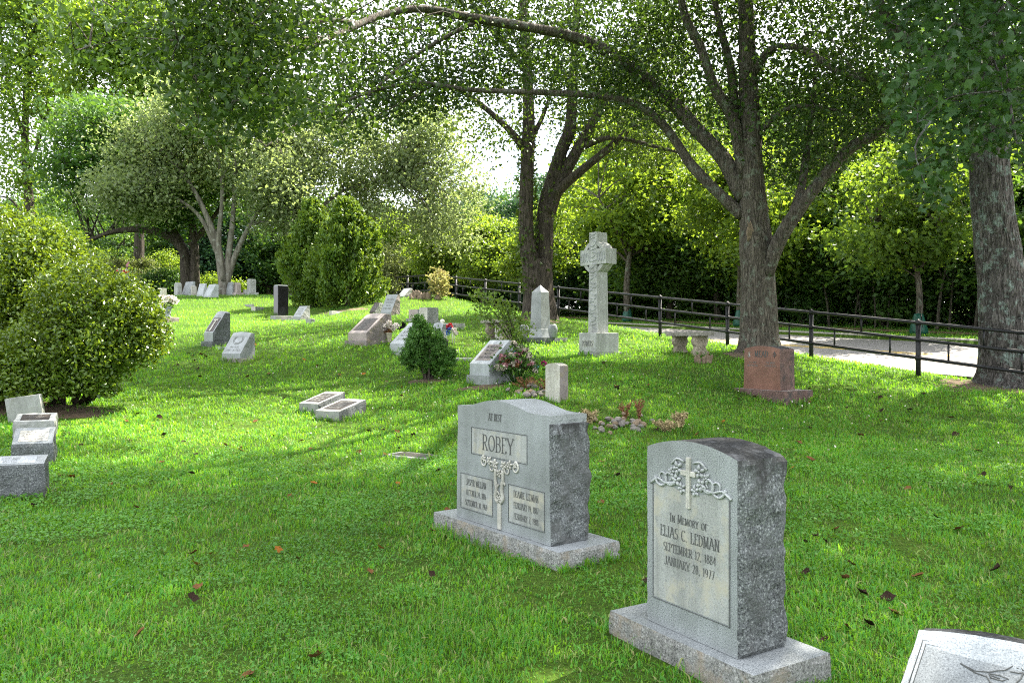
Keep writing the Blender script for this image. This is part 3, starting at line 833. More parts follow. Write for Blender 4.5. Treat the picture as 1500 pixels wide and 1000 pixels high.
# slanted stone with the engraved bird at the edge of the frame
th = R(-45)
r = thing("headstone", "low slanted pale grey headstone with an engraved bird on a branch and dark rough top", "gravestone", (1.86, 2.71, 0), th)
r.location = (1.584, 2.552, .03)
w = .88; zt = .46
poly = [(0, -.1), (0, .12), (.42, zt), (.50, zt - .01), (.50, -.1)]
bm = prism(poly, 'x', -w / 2, w / 2)
rockify(bm, lambda f: abs(f.normal.x) > .7 or f.normal.y > .7 or f.normal.z > .95, .04, .016, 2.0)
for v in bm.verts:
    if v.co.z > zt * .93: v.co.z += .035 * (1 - (2 * v.co.x / w) ** 2)
    if v.co.z > zt * .93: v.co.y += .02 * (1 - (2 * v.co.x / w) ** 2)
bm.normal_update()
for f in bm.faces:
    if f.normal.z > .85: f.material_index = 2
bm_obj("stone_block", bm, [M['granite_pale'], M['granite_rough'], M['lichen']], r)
fm = face_mat(0, .12, .42, zt); L = math.hypot(.42, zt - .12)
pb = box_bm(-w * .455, w * .455, -.0012, .006, .03, L * .90); pb.transform(fm)
bm_obj("engraved_panel", pb, M['granite_dim'], r)
for e in (.0, .014):
    line_obj("panel_border", [[(-w * .455 - e, .02), (-w * .455 - e, L * .90 + e), (-.135, L * .90 + e + .004)], [(-.01, L * .90 + e + .004), (w * .455 + e, L * .90 + e), (w * .455 + e, .02)]], .0022, M['letter'], r, fm)
bx, bz, q = -.218, .375, .87
bird = [[(-.06, .075), (.0, .058), (.05, .07), (.075, .085), (.10, .095), (.125, .125), (.138, .155), (.145, .135), (.16, .115), (.18, .112), (.163, .10), (.16, .075), (.145, .045), (.115, .022), (.085, .015), (.06, .025), (.045, .045), (.0, .05), (-.06, .075)],
        [(.05, .062), (.085, .066), (.12, .06), (.10, .045), (.06, .045), (.05, .062)], [(.06, .056), (.09, .052)], [(.138, .12), (.144, .117)], [(.12, .095), (.15, .098), (.163, .106)],
        [(.09, .015), (.092, -.002)], [(.11, .02), (.112, -.002)],
        [(-.02, -.03), (.04, -.012), (.10, -.004), (.18, .004), (.27, -.01)], [(-.02, -.036), (.04, -.02), (.10, -.012), (.18, -.004), (.27, -.02)]]
for c0 in ((.06, -.04), (.14, -.045), (.20, -.03), (.02, -.06), (.11, -.085)):
    bird.append([(c0[0] + math.cos(a) * .028 * (1 + .25 * math.cos(5 * a)), c0[1] + math.sin(a) * .024 * (1 + .25 * math.cos(5 * a))) for a in np.linspace(0, 6.283, 30)])
line_obj("bird_engraving", [[(bx + a * q, bz + b * q) for a, b in pl] for pl in bird], .003, M['letter'], r, fm)
EXC.append((1.584 + .707 * .25, 2.552 + .707 * .25, math.cos(th), math.sin(th), .45, .26))

# ------------------------------------------------------------------ low bevel markers at the left
GL = "low slanted markers in a row by the hedge"
TL = R(20)
slant_stone(-42, 65, 71, 729, 665, "nearest low rough grey marker of the row by the hedge", nose=.84, top=.04, th=TL, rnose=True, amp=.032, panel='granite_pale', seed=2, name="slanted_marker", cat="grave marker", group=GL)
slant_stone(17, 77, 82, 682, 625, "low grey marker with a warm sunlit plate, second nearest in the row by the hedge", nose=.62, top=.04, th=TL, rnose=True, amp=.032, panel='marble', seed=4, name="slanted_marker", cat="grave marker", group=GL)
slant_stone(20, 79, 84, 643, 604, "low pale marker with a dark sunken plate, third nearest in the row by the hedge", mat='limestone', rmat='granite_weather', nose=.74, top=.04, th=TL, rnose=True, amp=.032, panel='bronze', seed=6, name="slanted_marker", cat="grave marker", group=GL)
block_stone(13, 64, 68, 622, 580, "plain rough tilted slab tucked right under the hedge, last of the marker row", mat='granite_weather', rmat='granite_weather', th=TL, text=False, seed=9, name="rough_slab", cat="grave marker", group=GL, lean=R(-8))
block_stone(74, 82, 91, 592, 580, "small dark flat stone in the leaf litter beside the hedge", mat='granite_weather', rmat='granite_weather', text=False, seed=3, name="flat_marker", cat="grave marker")

# flat and low markers on the open lawn
X, Y, Z = hit(605, 668)
th = R(-35)
r = thing("flat_plaque", "flat plaque with a dark plate set flush in the lawn", "grave marker", (X, Y, Z), th)
bm_obj("stone_slab", box_bm(-.36, .36, -.19, .19, -.1, .018), M['granite_weather'], r, bevel=.006)
bm_obj("plate", box_bm(-.27, .27, -.13, .13, .017, .023), M['bronze'], r, bevel=.002)
EXC.append((X, Y, math.cos(th), math.sin(th), .37, .20))
for (pL, pC, pR, pc, pt, lab, sd) in ((438, 466, 505, 606, 574, "low dark plated marker, the farther left one of the touching pair on the lawn", 3),
                                      (462, 497, 536, 617, 585, "low dark plated marker, the nearer right one of the touching pair on the lawn", 8)):
    slant_stone(pL, pC, pR, pc, pt, lab, mat='granite_weather', nose=.5, top=.0, th=R(-30), panel='bronze', seed=sd, name="slanted_marker", cat="grave marker", group="touching pair of low markers on the lawn", amp=.015)

# ------------------------------------------------------------------ stones across the lawn (pixel columns: left edge, near corner, right edge; foot and top rows)
res = slant_stone(325, 352, 373, 531, 494, "pale slant gravestone with a round wreath carving on a brown plinth", mat='granite_pale', rmat='granite', nose=.18, top=.22, th=R(-32), seed=11, arch=.03, text=False)
r, w, d, h, fm, L, mpp = res
line_obj("wreath_carving", [[(math.cos(a) * w * .26, L * .68 + math.sin(a) * w * .2) for a in np.linspace(0, 6.283, 28)], [(math.cos(a) * w * .2, L * .68 + math.sin(a) * w * .15) for a in np.linspace(0, 6.283, 28)]], .006, M['letter_soft'], r, fm)
scribble_lines("inscription", -w * .36, w * .36, L * .1, L * .4, 2, M['letter_soft'], r, fm, 5)
pb = box_bm(-w / 2 - .02, w / 2 + .03, -.02, d + .14, -.25, .0)
rockify(pb, allside, .08, .012, 4)
bm_obj("plinth", pb, [M['concrete_grey'], M['concrete_grey']], r)
r.location.z += .10
res = slant_stone(299, 312, 337, 509, 458, "dark grey slant gravestone with a pale cross shaped carving on a wide base", mat='granite', nose=.30, top=.28, base=(.16, .05), th=R(-40), seed=12, arch=.05, text=False)
r, w, d, h, fm, L, mpp = res
pb = box_bm(-w * .4, w * .4, -.003, .006, L * .05, L * .92); pb.transform(fm); bm_obj("plate", pb, M['bronze'], r)
cbs = [box_bm(-.035, .035, -.012, .0, L * .08, L * .6), box_bm(-.1, .1, -.0115, .0, L * .6 + .002, L * .68)]
for cbm in cbs: cbm.transform(fm)
bm_obj("cross_carving", cbs, M['marble'], r)
block_stone(315, 322, 333, 513, 509, "thin flat grey slab lying between the cross carved slant stone and the wreath stone", mat='granite_pale', rough=False, text=False, name="flat_marker", cat="grave marker")

slant_stone(510, 537, 573, 507, 460, "rosy slant gravestone with a bronze plate, left of the trimmed juniper", mat='mauve_light', rmat='mauve', nose=.28, top=.25, base=(.14, .06), th=R(-40), panel='bronze', seed=13, arch=.03)
slant_stone(571, 594, 628, 521, 472, "pale grey slant gravestone half hidden behind the left side of the trimmed juniper", mat='granite_pale', rmat='granite', nose=.3, top=.15, base=(.06, .05), th=R(-48), seed=14)
slant_stone(628, 642, 653, 512, 474, "pale gravestone showing above the right side of the trimmed juniper", mat='granite_pale', rmat='granite', nose=.35, top=.3, th=R(-40), seed=15, arch=.03)
slant_stone(557, 573, 586, 462, 431, "blue grey slant gravestone with a rusty stained foot near the cedars", mat='granite', rmat='mauve', nose=.14, top=.25, th=R(-38), seed=16)
slant_stone(541, 549, 561, 460, 443, "small dark slant gravestone tucked behind the blue grey one by the cedar", mat='bronze', rmat='granite_weather', nose=.2, top=.35, th=R(-40), seed=17)
slant_stone(582, 592, 604, 436, 422, "pale slant gravestone on the crest beside the red leaved shrub", mat='granite_pale', rmat='granite_weather', nose=.15, top=.2, th=R(-38), seed=18, text=False)
block_stone(599, 612, 622, 472, 453, "square rough block stone, left one of two on the rise behind the juniper", mat='mauve_light', rmat='granite_weather', base=(.12, .06), seed=19, text=False)
block_stone(614, 626, 642, 476, 450, "square rough block stone, larger right one of two on the rise behind the juniper", mat='marble', rmat='granite_weather', base=(.14, .06), seed=20, text=False)
block_stone(640, 664, 681, 484, 473, "low boxy ledger stone with a sunlit top beside the blocks", mat='limestone', rmat='granite_weather', seed=21, text=False, name="ledger_stone", cat="ledger stone")
block_stone(482, 486, 508, 462, 455, "low pale flat block in the shade at the cedar's foot", mat='marble', rmat='granite_weather', seed=22, text=False, name="flat_marker", cat="grave marker", th=R(-15))
res = slant_stone(429, 441, 454, 470, 448, "small grey slant gravestone between the black pillar and the cedars", mat='granite', rmat='granite_weather', nose=.12, top=.25, base=(.10, .07), th=R(-36), seed=23)
block_stone(411, 421, 430, 470, 463, "low flat slab just left of the small slant stone by the black pillar", mat='mauve_light', rmat='granite_weather', seed=24, text=False, name="flat_marker", cat="grave marker")
block_stone(448, 455, 461, 473, 467, "low dark block just right of the small slant stone by the black pillar", mat='granite_weather', rmat='granite_weather', seed=25, text=False, name="flat_marker", cat="grave marker")
block_stone(358, 370, 372, 450, 446, "thin dark slab tilted out of the grass halfway up the lawn", mat='granite_weather', rmat='granite_weather', seed=26, text=False, name="flat_marker", cat="grave marker", hmin=.14)
block_stone(368, 374, 387, 455, 449, "low slab with a sunlit white top left of the black pillar", mat='marble', rmat='granite_weather', seed=27, text=False, name="flat_marker", cat="grave marker", hmin=.16, th=R(-25))
# strips in the grass behind the juniper
block_stone(654, 668, 672, 517, 512, "narrow pale slab in the grass between juniper and bench", mat='marble', rough=False, text=False, name="flat_marker", cat="grave marker", hmin=.06)
block_stone(665, 690, 698, 529, 524, "thin half buried kerb stone in the grass right of the juniper", mat='limestone', rough=False, text=False, name="flat_marker", cat="grave marker", hmin=.05, th=R(-12))

# black granite pillar
loc, w, d, mpp, dz = anchor(396, 404, 429, 469, TH)
r = thing("granite_pillar", "tall polished black granite pillar stone on a low grey base", "gravestone", loc, TH)
bh = 7 * mpp + dz; hh = 51 * mpp + dz
bb = box_bm(-w / 2, w / 2, 0, d, -.15, bh); bm_obj("base", bb, M['granite_weather'], r, bevel=.01)
wi, di = w * .80, d * .62
pm = prism([(-wi / 2, bh), (wi / 2, bh), (wi / 2, hh), (-wi / 2, hh)], 'y', d * .15, d * .15 + di)
bm_obj("shaft", pm, M['black'], r, bevel=.012)
bm_obj("cap", box_bm(-wi / 2 + .02, wi / 2 - .02, d * .15 + .02, d * .15 + di - .02, hh, hh + .03), M['granite_pale'], r, bevel=.008)

# slant with flowers right of the juniper
res = slant_stone(688, 717, 751, 564, 498, "pale slant gravestone with a sunken plate, half covered by faded silk flowers", mat='granite_pale', rmat='granite', nose=.33, top=.12, base=(.17, .04), th=R(-50), panel='mauve', seed=30)
# small upright white stone behind the ROBEY stone
block_stone(799, 820, 832, 590, 532, "narrow round topped white marble stone standing behind the wide ROBEY headstone", mat='marble', rmat='mauve', top='arch', th=R(-50), seed=31, amp=.008, text=False)

# Mead
loc, w, d, mpp, dz = anchor(1073, 1151, 1190, 594, R(-56))
r = thing("headstone", "red brown granite headstone with a flat arched top on a wide base, lettered MEAD", "gravestone", loc, R(-56))
bh = 21 * mpp + dz
bb = box_bm(-w / 2, w / 2, 0, d, -.2, bh); rockify(bb, allside, .07, .015, 5)
bm_obj("base", bb, [M['mauve'], M['pink_rough']], r)
tw, td, thh = w * .70, d * .52, 62 * mpp
tb = tablet(tw, thh, td, .05, .06, .05, .02, 9.0); tb.transform(Matrix.Translation((-.02, d * .16, bh)))
tb.normal_update()
for f in tb.faces:
    if f.normal.z > .6: f.material_index = 2
bm_obj("tablet", tb, [M['pink'], M['pink_rough'], M['lichen']], r)
tmx = Matrix.Translation((-.02, d * .16 - .002, bh))
text_mesh("inscription", [("MEAD", 0, thh * .80, .105, .8)], M['letter'], r, tmx, thick=.16)
scribble_lines("inscription", -tw * .40, -tw * .08, thh * .55, thh * .70, 2, M['letter_soft'], r, tmx, 3)
scribble_lines("inscription", tw * .08, tw * .40, thh * .55, thh * .70, 2, M['letter_soft'], r, tmx, 6)
line_obj("emblem", [[(-.28, thh * .80), (-.28, thh * .92)], [(-.31, thh * .80), (-.28, thh * .88), (-.25, thh * .80), (-.31, thh * .80)], [(-.31, thh * .9), (-.25, thh * .9)]], .006, M['marble'], r, tmx)
line_obj("emblem", [[(.28 + math.cos(a) * .035, thh * .86 + math.sin(a) * .035) for a in np.linspace(0, 6.283, 6)], [(.28, thh * .78), (.28, thh * .94)]], .006, M['letter'], r, tmx)

# Celtic cross
loc, w, d, mpp, dz = anchor(846, 873, 918, 523, R(-53))
r = thing("celtic_cross", "tall pale stone Celtic ring cross on a square pedestal lettered POWERS", "monument", loc, R(-53))
pz = 7 * mpp + dz
pl_ = box_bm(-w / 2, w / 2, 0, d, -.2, pz); rockify(pl_, allside, .09, .01, 3)
bm_obj("plinth", pl_, [M['limestone'], M['granite_weather']], r)
dw, dd = w * .94, d * .72
dz0, dz1 = pz, pz + 29 * mpp
bm_obj("pedestal", box_bm(-dw / 2, dw / 2, .03, .03 + dd, dz0, dz1), M['limestone'], r, bevel=.012)
pb = box_bm(-dw * .32, dw * .34, .026, .04, dz0 + (dz1 - dz0) * .28, dz0 + (dz1 - dz0) * .62)
bm_obj("name_panel", pb, M['carved'], r)
text_mesh("inscription", [("POWERS", dw * .01, dz0 + (dz1 - dz0) * .33, (dz1 - dz0) * .25, .62)], M['letter_soft'], r, Matrix.Translation((0, .024, 0)), thick=.18)
sw, sd = .27, .34
y0 = .03 + (dd - sd) * .45
zc = dz1 + (487 - 374) * mpp
zt = dz1 + (487 - 337) * mpp
sh = prism([(-sw * .60, dz1), (sw * .60, dz1), (sw * .46, zc - .1), (-sw * .46, zc - .1)], 'y', y0, y0 + sd)
aw, ah = .43, 11.5 * mpp
parts = [box_bm(-sw * .46, sw * .46, y0, y0 + sd, zc - .0995, zt), box_bm(-aw, -sw * .4605, y0 - .003, y0 + sd + .003, zc - ah, zc + ah), box_bm(sw * .4605, aw, y0 - .003, y0 + sd + .003, zc - ah, zc + ah)]
bm_obj("shaft", [sh], M['limestone'], r, bevel=.008)
bm_obj("cross_head", parts, M['limestone'], r, bevel=.008)
rg = bmesh.new()
ro, ri, k = .37, .285, 48
vs = []
for i in range(k):
    a = 2 * math.pi * i / k
    vs.append([rg.verts.new((math.cos(a) * q * 1.0, y, zc + math.sin(a) * q)) for q, y in ((ri, y0 + .018), (ro, y0 + .018), (ro, y0 + sd - .018), (ri, y0 + sd - .018))])
for i in range(k):
    a_, b_ = vs[i], vs[(i + 1) % k]
    for j in range(4): rg.faces.new((a_[j], b_[j], b_[(j + 1) % 4], a_[(j + 1) % 4]))
bmesh.ops.recalc_face_normals(rg, faces=rg.faces[:])
bm_obj("ring", [rg], M['limestone'], r)
kn = []
for i in range(26):
    zz = dz1 + .08 + (zt - dz1 - .15) * i / 25
    s_ = .42 * sw
    kn.append([(s_ * math.sin(i * 2.2 + q), zz + .03 * math.cos(q * 1.7) + q * .02) for q in np.linspace(0, 3, 9)])
for sgn in (-1, 1):
    for i in range(3):
        kn.append([(sgn * (sw * .7 + i * .085 + .035 * math.cos(q)), zc + ah * .6 * math.sin(q)) for q in np.linspace(0, 6.28, 14)])
line_obj("knotwork_carving", kn, .011, M['carved_grey'], r, Matrix.Translation((0, y0, 0)))
EXC.append((loc.x, loc.y, 1, 0, .1, .1))

# obelisk with its base and two urns standing on it
loc, w, d, mpp, dz = anchor(754, 797, 832, 505, R(-42))
r = thing("obelisk", "short pointed grey obelisk on a rough base before the ivy clad tree", "monument", loc, R(-42))
bz = 10.5 * mpp + dz
bb = box_bm(-w / 2, w / 2, 0, d, -.2, bz); rockify(bb, allside, .08, .016, 6)
bm_obj("base", bb, [M['granite'], M['granite_rough']], r)
cxo, cyo = -.02, d * .48
dw = 24 * mpp
bm_obj("die", box_bm(cxo - dw / 2, cxo + dw / 2, cyo - dw / 2, cyo + dw / 2, bz, bz + 13 * mpp), M['granite_pale'], r, bevel=.01)
ob = bmesh.new()
q0, q1, z0, z1, z2 = dw * .45, dw * .38, bz + 13 * mpp, bz + 69 * mpp, bz + 80 * mpp
va = [ob.verts.new((cxo + a * q0, cyo + b * q0, z0)) for a, b in ((-1, -1), (1, -1), (1, 1), (-1, 1))]
vb = [ob.verts.new((cxo + a * q1, cyo + b * q1, z1)) for a, b in ((-1, -1), (1, -1), (1, 1), (-1, 1))]
vt = ob.verts.new((cxo, cyo, z2))
for i in range(4):
    j = (i + 1) % 4
    ob.faces.new((va[i], va[j], vb[j], vb[i])); ob.faces.new((vb[i], vb[j], vt))
ob.faces.new(va[::-1])
bm_obj("shaft", [ob], M['granite'], r)
def lathe(prof, k=24):
    bm = bmesh.new(); rg = []
    for rr, z in prof:
        rg.append([bm.verts.new((rr * math.cos(2 * math.pi * i / k), rr * math.sin(2 * math.pi * i / k), z)) for i in range(k)])
    for a, b in zip(rg[:-1], rg[1:]):
        for i in range(k): bm.faces.new((a[i], a[(i + 1) % k], b[(i + 1) % k], b[i]))
    bm.faces.new(rg[0][::-1]); bm.faces.new(rg[-1])
    return bm
rm = Matrix.Translation(loc) @ Matrix.Rotation(R(-42), 4, 'Z')
for lx, lab in ((dw * .98 + .04, "rounded grey granite urn on the right end of the obelisk's base"), (-dw * .98 - .12, "rounded grey granite urn on the left end of the obelisk's base, behind rose leaves")):
    p_ = rm @ Vector((lx, d * .42, bz))
    u_ = thing("urn", lab, "urn", p_, 0, "granite urns on the obelisk base")
    hh = 20 * mpp
    bm_obj("body", lathe([(.07, 0), (.09, .03), (.125, hh * .55), (.125, hh * .72), (.10, hh * .92), (.085, hh)]), M['granite'], u_, smooth=True)
    bm_obj("mouth", lathe([(.07, hh), (.075, hh + .006), (.05, hh + .004), (.045, hh - .02)]), M['granite_rough'], u_, smooth=True)

# benches
def bench(px, py, th, label, Lb=1.12, dp=.47, hh=.48):
    X, Y, Z = hit(px, py)
    r = thing("garden_bench", label, "bench", (X, Y, Z), th, "scroll legged concrete benches")
    sl = box_bm(-Lb / 2, Lb / 2, -dp / 2, dp / 2, hh - .075, hh); rockify(sl, lambda f: True, .08, .008, px, 0)
    bm_obj("seat", sl, M['concrete_grey'], r)
    pr = [(-.16, -.05), (.16, -.05), (.17, .05), (.13, .09), (.11, .16), (.15, .22), (.17, .29), (.145, .35), (.17, hh - .075), (-.17, hh - .075), (-.145, .35), (-.17, .29), (-.15, .22), (-.11, .16), (-.13, .09), (-.17, .05)]
    for sx in (-.34, .34):
        pr_ = [(a * 1.22, b) for a, b in pr]; lg = prism(pr_, 'x', sx - .055, sx + .055)
        o = bm_obj("leg", lg, M['concrete'], r, bevel=.01)
        T_ = Tubes()
        for sg in (-1, 1):
            for zc_ in (.14, .30):
                T_.add([(sx + .056, sg * .06 + math.cos(a) * .045, zc_ + math.sin(a) * .045) for a in np.linspace(0, 6.28, 12)], .009, 5)
                T_.add([(sx - .056, sg * .06 + math.cos(a) * .045, zc_ + math.sin(a) * .045) for a in np.linspace(0, 6.28, 12)], .009, 5)
        obj("scroll_carving", T_.mesh("scroll_carving"), M['concrete'], o)
    EXC.append((X, Y, math.cos(th), math.sin(th), .45, .2))
bench(1010, 518, R(-62), "scroll legged concrete bench between the tall cross and the forked roadside tree")
bench(732, 499, R(-55), "scroll legged concrete bench behind the white basket and the rose bush", hh=.54)

# root of driftwood by the bench
X, Y, Z = hit(1030, 531)
r = thing("stump", "small split grey stump sticking out of the lawn by the bench", "stump", (X, Y, Z))
T_ = Tubes(); rng = random.Random(4)
for i in range(9):
    x0 = rng.uniform(-.16, .16)
    T_.add([(x0, rng.uniform(-.06, .06), -.05), (x0 + rng.uniform(-.04, .04), 0, .09), (x0 + rng.uniform(-.1, .1), rng.uniform(-.05, .05), rng.uniform(.12, .26))], [.045, .035, .012], 7, .3, i, sub=3)
obj("splintered_wood", T_.mesh("splintered_wood"), M['wood'], r)

# ------------------------------------------------------------------ far row on the crest
for a in (dict(L=255, C=260, Rr=266, f=427, t=407, k='b', top='round', lab="round topped upright stone at the left end of the far crest row", mat='limestone'),
          dict(L=266, C=277, Rr=286, f=428, t=412, k='s', lab="blue grey slant stone in front of the twin trunk on the far crest", mat='granite'),
          dict(L=279, C=281, Rr=288, f=427, t=412, k='b', top='round', lab="pale upright stone just behind the blue grey slant stone on the far crest", mat='marble'),
          dict(L=288, C=297, Rr=303, f=434, t=415, k='s', lab="pale slant stone left of the largest slant stone on the far crest", mat='granite_pale'),
          dict(L=298, C=308, Rr=320, f=436, t=416, k='s', lab="largest pale slant stone on the far crest, middle of the row", mat='granite_pale'),
          dict(L=310, C=313, Rr=318, f=429, t=413, k='b', top='flat', lab="pale post shaped stone peeking over the largest slant stone on the crest", mat='marble'),
          dict(L=328, C=338, Rr=342, f=430, t=413, k='s', lab="grey slant stone at the foot of the silvery multi stemmed tree", mat='granite'),
          dict(L=342, C=347, Rr=353, f=430, t=411, k='b', top='round', lab="round topped upright stone on a footing right of the silvery tree", mat='mauve_light', base=(.14, .12)),
          dict(L=362, C=366, Rr=375, f=431, t=407, k='b', top='arch', lab="tallest upright stone at the right end of the far crest row", mat='limestone', base=(.16, .10))):
    if a['k'] == 's':
        slant_stone(a['L'], a['C'], a['Rr'], a['f'], a['t'], a['lab'], mat=a['mat'], rmat='granite_pale', nose=.15, top=.3, seed=a['L'], group="gravestones in a row on the far crest", text=False, amp=.01)
    else:
        block_stone(a['L'], a['C'], a['Rr'], a['f'], a['t'], a['lab'], mat=a['mat'], rmat=a['mat'], top=a['top'], base=a.get('base'), seed=a['L'], group="gravestones in a row on the far crest", text=False, amp=.008)
block_stone(356, 359, 364, 432, 424, "low pale stone beside the tallest upright stone on the far crest", mat='limestone', rmat='limestone', seed=5, text=False, name="flat_marker", cat="grave marker")
block_stone(234, 237, 244, 452, 422, "pale square post stone right of the hedge", mat='marble', rmat='marble', seed=6, text=False, name="post_stone", cat="gravestone", rough=False)
block_stone(228, 240, 262, 474, 464, "low grey block with a brown side below the white flowers at the hedge", mat='granite', rmat='mauve', seed=7, text=False, name="flat_marker", cat="grave marker", th=R(-30), hmin=.2)

def petals(rng, c, rad, n, size, name, mat, parent, flat=.8):
    d_ = rand_dirs(rng, n, .2); P = np.array(c) + d_ * rad * rng.uniform(.55, 1, (n, 1)) * np.array([1, 1, flat])
    return obj(name, leaf_mesh(name, P, size, rng, "oval", up=.6, droop=0, aspect=.75), mat, parent)
rng = np.random.default_rng(3)
X, Y, Z = hit(246, 466)
r = thing("flower_vase", "white artificial flowers in a grey urn beside the pale post stone", "flower vase", (X, Y, Z))
bm_obj("vase", lathe([(.12, 0), (.13, .04), (.09, .10), (.11, .3), (.15, .42), (.13, .42)]), M['granite'], r, smooth=True)
for i in range(6):
    a = i * 1.05
    petals(rng, (math.cos(a) * .2, math.sin(a) * .12, .60 + .08 * (i % 2)), .17, 70, .10, "bloom", M['petal_white'], r)
obj("leaves", leaf_mesh("leaves", np.array((0, 0, .48)) + rng.normal(size=(60, 3)) * np.array((.14, .12, .05)), .1, rng), M['leaf_dark'], r)
# stone with red and white flowers and flag behind the hedge
X, Y, Z = hit(181, 432)
Y = 44; X = (181 - CX) / FPX * Y; Z = Hs(X, Y)
r = thing("gravestone", "grey post stone rising behind the hedge, under the red and white decoration", "gravestone", (X, Y, Z), R(-40))
ztop = EYE + (CY - 401) / FPX * Y - Z
bm_obj("stone_block", box_bm(-.16, .16, 0, .24, -.1, ztop), M['limestone'], r, bevel=.015)
r = thing("flower_arrangement", "red and white grave flowers with a small pennant on a stone behind the hedge", "flowers", (X, Y, Z + ztop))
for i, mt in enumerate(('petal_red', 'petal_white', 'petal_white', 'petal_red', 'petal_white', 'petal_red')):
    petals(rng, (-.28 + .11 * i, 0, .12 + .08 * math.sin(i * 2.1)), .11, 40, .1, "bloom", M[mt], r)
fl = Tubes(); fl.add([(.3, 0, 0), (.32, 0, .75)], .012, 6)
obj("staff", fl.mesh("staff"), M['wood'], r)
obj("pennant", mesh_np("pennant", np.array([(.32, 0, .72), (.32, .01, .40), (.14, .03, .36), (.10, .02, .48)]), [np.array([[0, 1, 2, 3]])]), M['petal_pink'], r)

# flowers and ornaments around the stones by the juniper
X, Y, Z = hit(570, 502)
r = thing("flower_vase", "white and pink flowers in a gold vase behind the rosy slant stone", "flower vase", (X, Y, Z))
bm_obj("vase", lathe([(.05, 0), (.045, .05), (.075, .22), (.09, .25), (.08, .25)]), M['brass'], r, smooth=True)
for i in range(5): petals(rng, (-.16 + .08 * i, .03 * (i % 2), .36 + .06 * (i % 3)), .09, 50, .06, "bloom", M['petal_white'], r)
obj("leaves", leaf_mesh("leaves", np.array((0, 0, .30)) + rng.normal(size=(40, 3)) * np.array((.1, .06, .04)), .07, rng), M['dead_leaf'], r)
X, Y, Z = hit(586, 500)
r = thing("garden_ornament", "black butterfly garden stake behind the slant stone left of the juniper", "garden ornament", (X, Y, Z))
T_ = Tubes(); T_.add([(0, 0, 0), (0, 0, .38)], .008, 6); obj("stake", T_.mesh("stake"), M['iron'], r)
P = np.array([(-.05, 0, .40), (.06, 0, .42), (-.04, .01, .33), (.05, .01, .34)])
wg = leaf_mesh("wings", P, .16, np.random.default_rng(1), up=0, droop=0, aspect=.6); obj("wings", wg, M['iron'], r)
X, Y, Z = hit(648, 500)
r = thing("solar_light", "slim brown solar stake light with a white lamp head", "garden light", (X, Y, Z))
bm_obj("stake", lathe([(.028, 0), (.03, .4), (.022, .42)], 12), M['terracotta'], r, smooth=True)
bm_obj("lamp_head", lathe([(.022, .42), (.05, .47), (.055, .53), (.03, .55)], 12), M['white'], r, smooth=True)
X, Y, Z = hit(658, 503)
r = thing("flower_arrangement", "red, white and blue artificial flowers standing in the grass right of the juniper", "flowers", (X, Y, Z))
T_ = Tubes()
for sx in (-.06, .08, .13): T_.add([(sx, 0, 0), (sx * .9, 0, .36)], .012, 6)
obj("stems", T_.mesh("stems"), M['white'], r)
for i, (mt, sx, sz) in enumerate((('petal_red', -.08, .40), ('petal_blue', .0, .36), ('petal_white', .12, .34), ('petal_white', .16, .26), ('petal_blue', -.04, .26), ('petal_red', .02, .44))):
    petals(rng, (sx, 0, sz), .075, 60, .05, "bloom", M[mt], r)
X, Y, Z = hit(653, 510)
r = thing("lantern", "small black grave lantern standing right of the juniper", "lantern", (X, Y, Z))
bm_obj("body", box_bm(-.05, .05, -.05, .05, 0, .16), M['iron'], r, bevel=.01)
bm_obj("roof", lathe([(.075, .16), (.06, .19), (.015, .24)], 8), M['iron'], r)

# white wire basket
X, Y, Z = hit(735, 498)
r = thing("wire_basket", "white slatted planter basket standing before the left concrete bench", "basket", (X, Y, Z))
bs = [box_bm(-.18, .18, -.12, .12, 0, .04), box_bm(-.19, .19, -.13, .13, .38, .42)]
for i in range(8): bs.append(box_bm(-.17 + i * .045, -.145 + i * .045, -.118, -.105, .04, .38))
for i in range(8): bs.append(box_bm(-.17 + i * .045, -.145 + i * .045, .105, .118, .04, .38))
for i in range(5): bs.append(box_bm(-.178, -.1705, -.10 + i * .045, -.075 + i * .045, .04, .38))
for i in range(5): bs.append(box_bm(.1705, .178, -.10 + i * .045, -.075 + i * .045, .04, .38))
bs.append(box_bm(-.165, .165, -.1, .1, .041, .22))
bm_obj("frame", bs, M['white'], r, bevel=.003)
obj("leaves", leaf_mesh("leaves", np.array((0, 0, .44)) + rng.normal(size=(160, 3)) * np.array((.14, .09, .05)), .07, rng), M['leaf_rose'], r)

# faded silk flower bush
X, Y, Z = hit(757, 563)
r = thing("silk_flowers", "mounded faded pink and cream silk flowers in front of the pale slant stone", "flowers", (X, Y, Z))
T_ = Tubes(); rg2 = random.Random(2); cen = []
for i in range(44):
    a = rg2.uniform(0, 6.28); q = math.sqrt(rg2.random())
    c = (math.cos(a) * .36 * q, math.sin(a) * .26 * q, .10 + .58 * (1 - q * q * .7) * rg2.uniform(.45, 1.05) + .06)
    cen.append(c); T_.add([(c[0] * .2, c[1] * .2, 0), (c[0] * .7, c[1] * .7, c[2] * .6), c], .006, 4)
obj("stems", T_.mesh("stems"), M['leaf_dark'], r)
for i, c in enumerate(cen):
    petals(rng, c, .062, 60, .042, "bloom", M[('hydrangea', 'petal_pink', 'hydrangea', 'petal_pink', 'hydrangea', 'teal', 'petal_pink', 'dead_leaf', 'hydrangea')[i % 9]], r)
petals(rng, (.50, .05, .38), .06, 50, .045, "bloom", M['petal_magenta'], r)
P = np.array([cen[i % len(cen)] for i in range(420)]) + rng.normal(size=(420, 3)) * .09
obj("leaves", leaf_mesh("leaves", P, .075, rng), M['leaf_dark'], r)

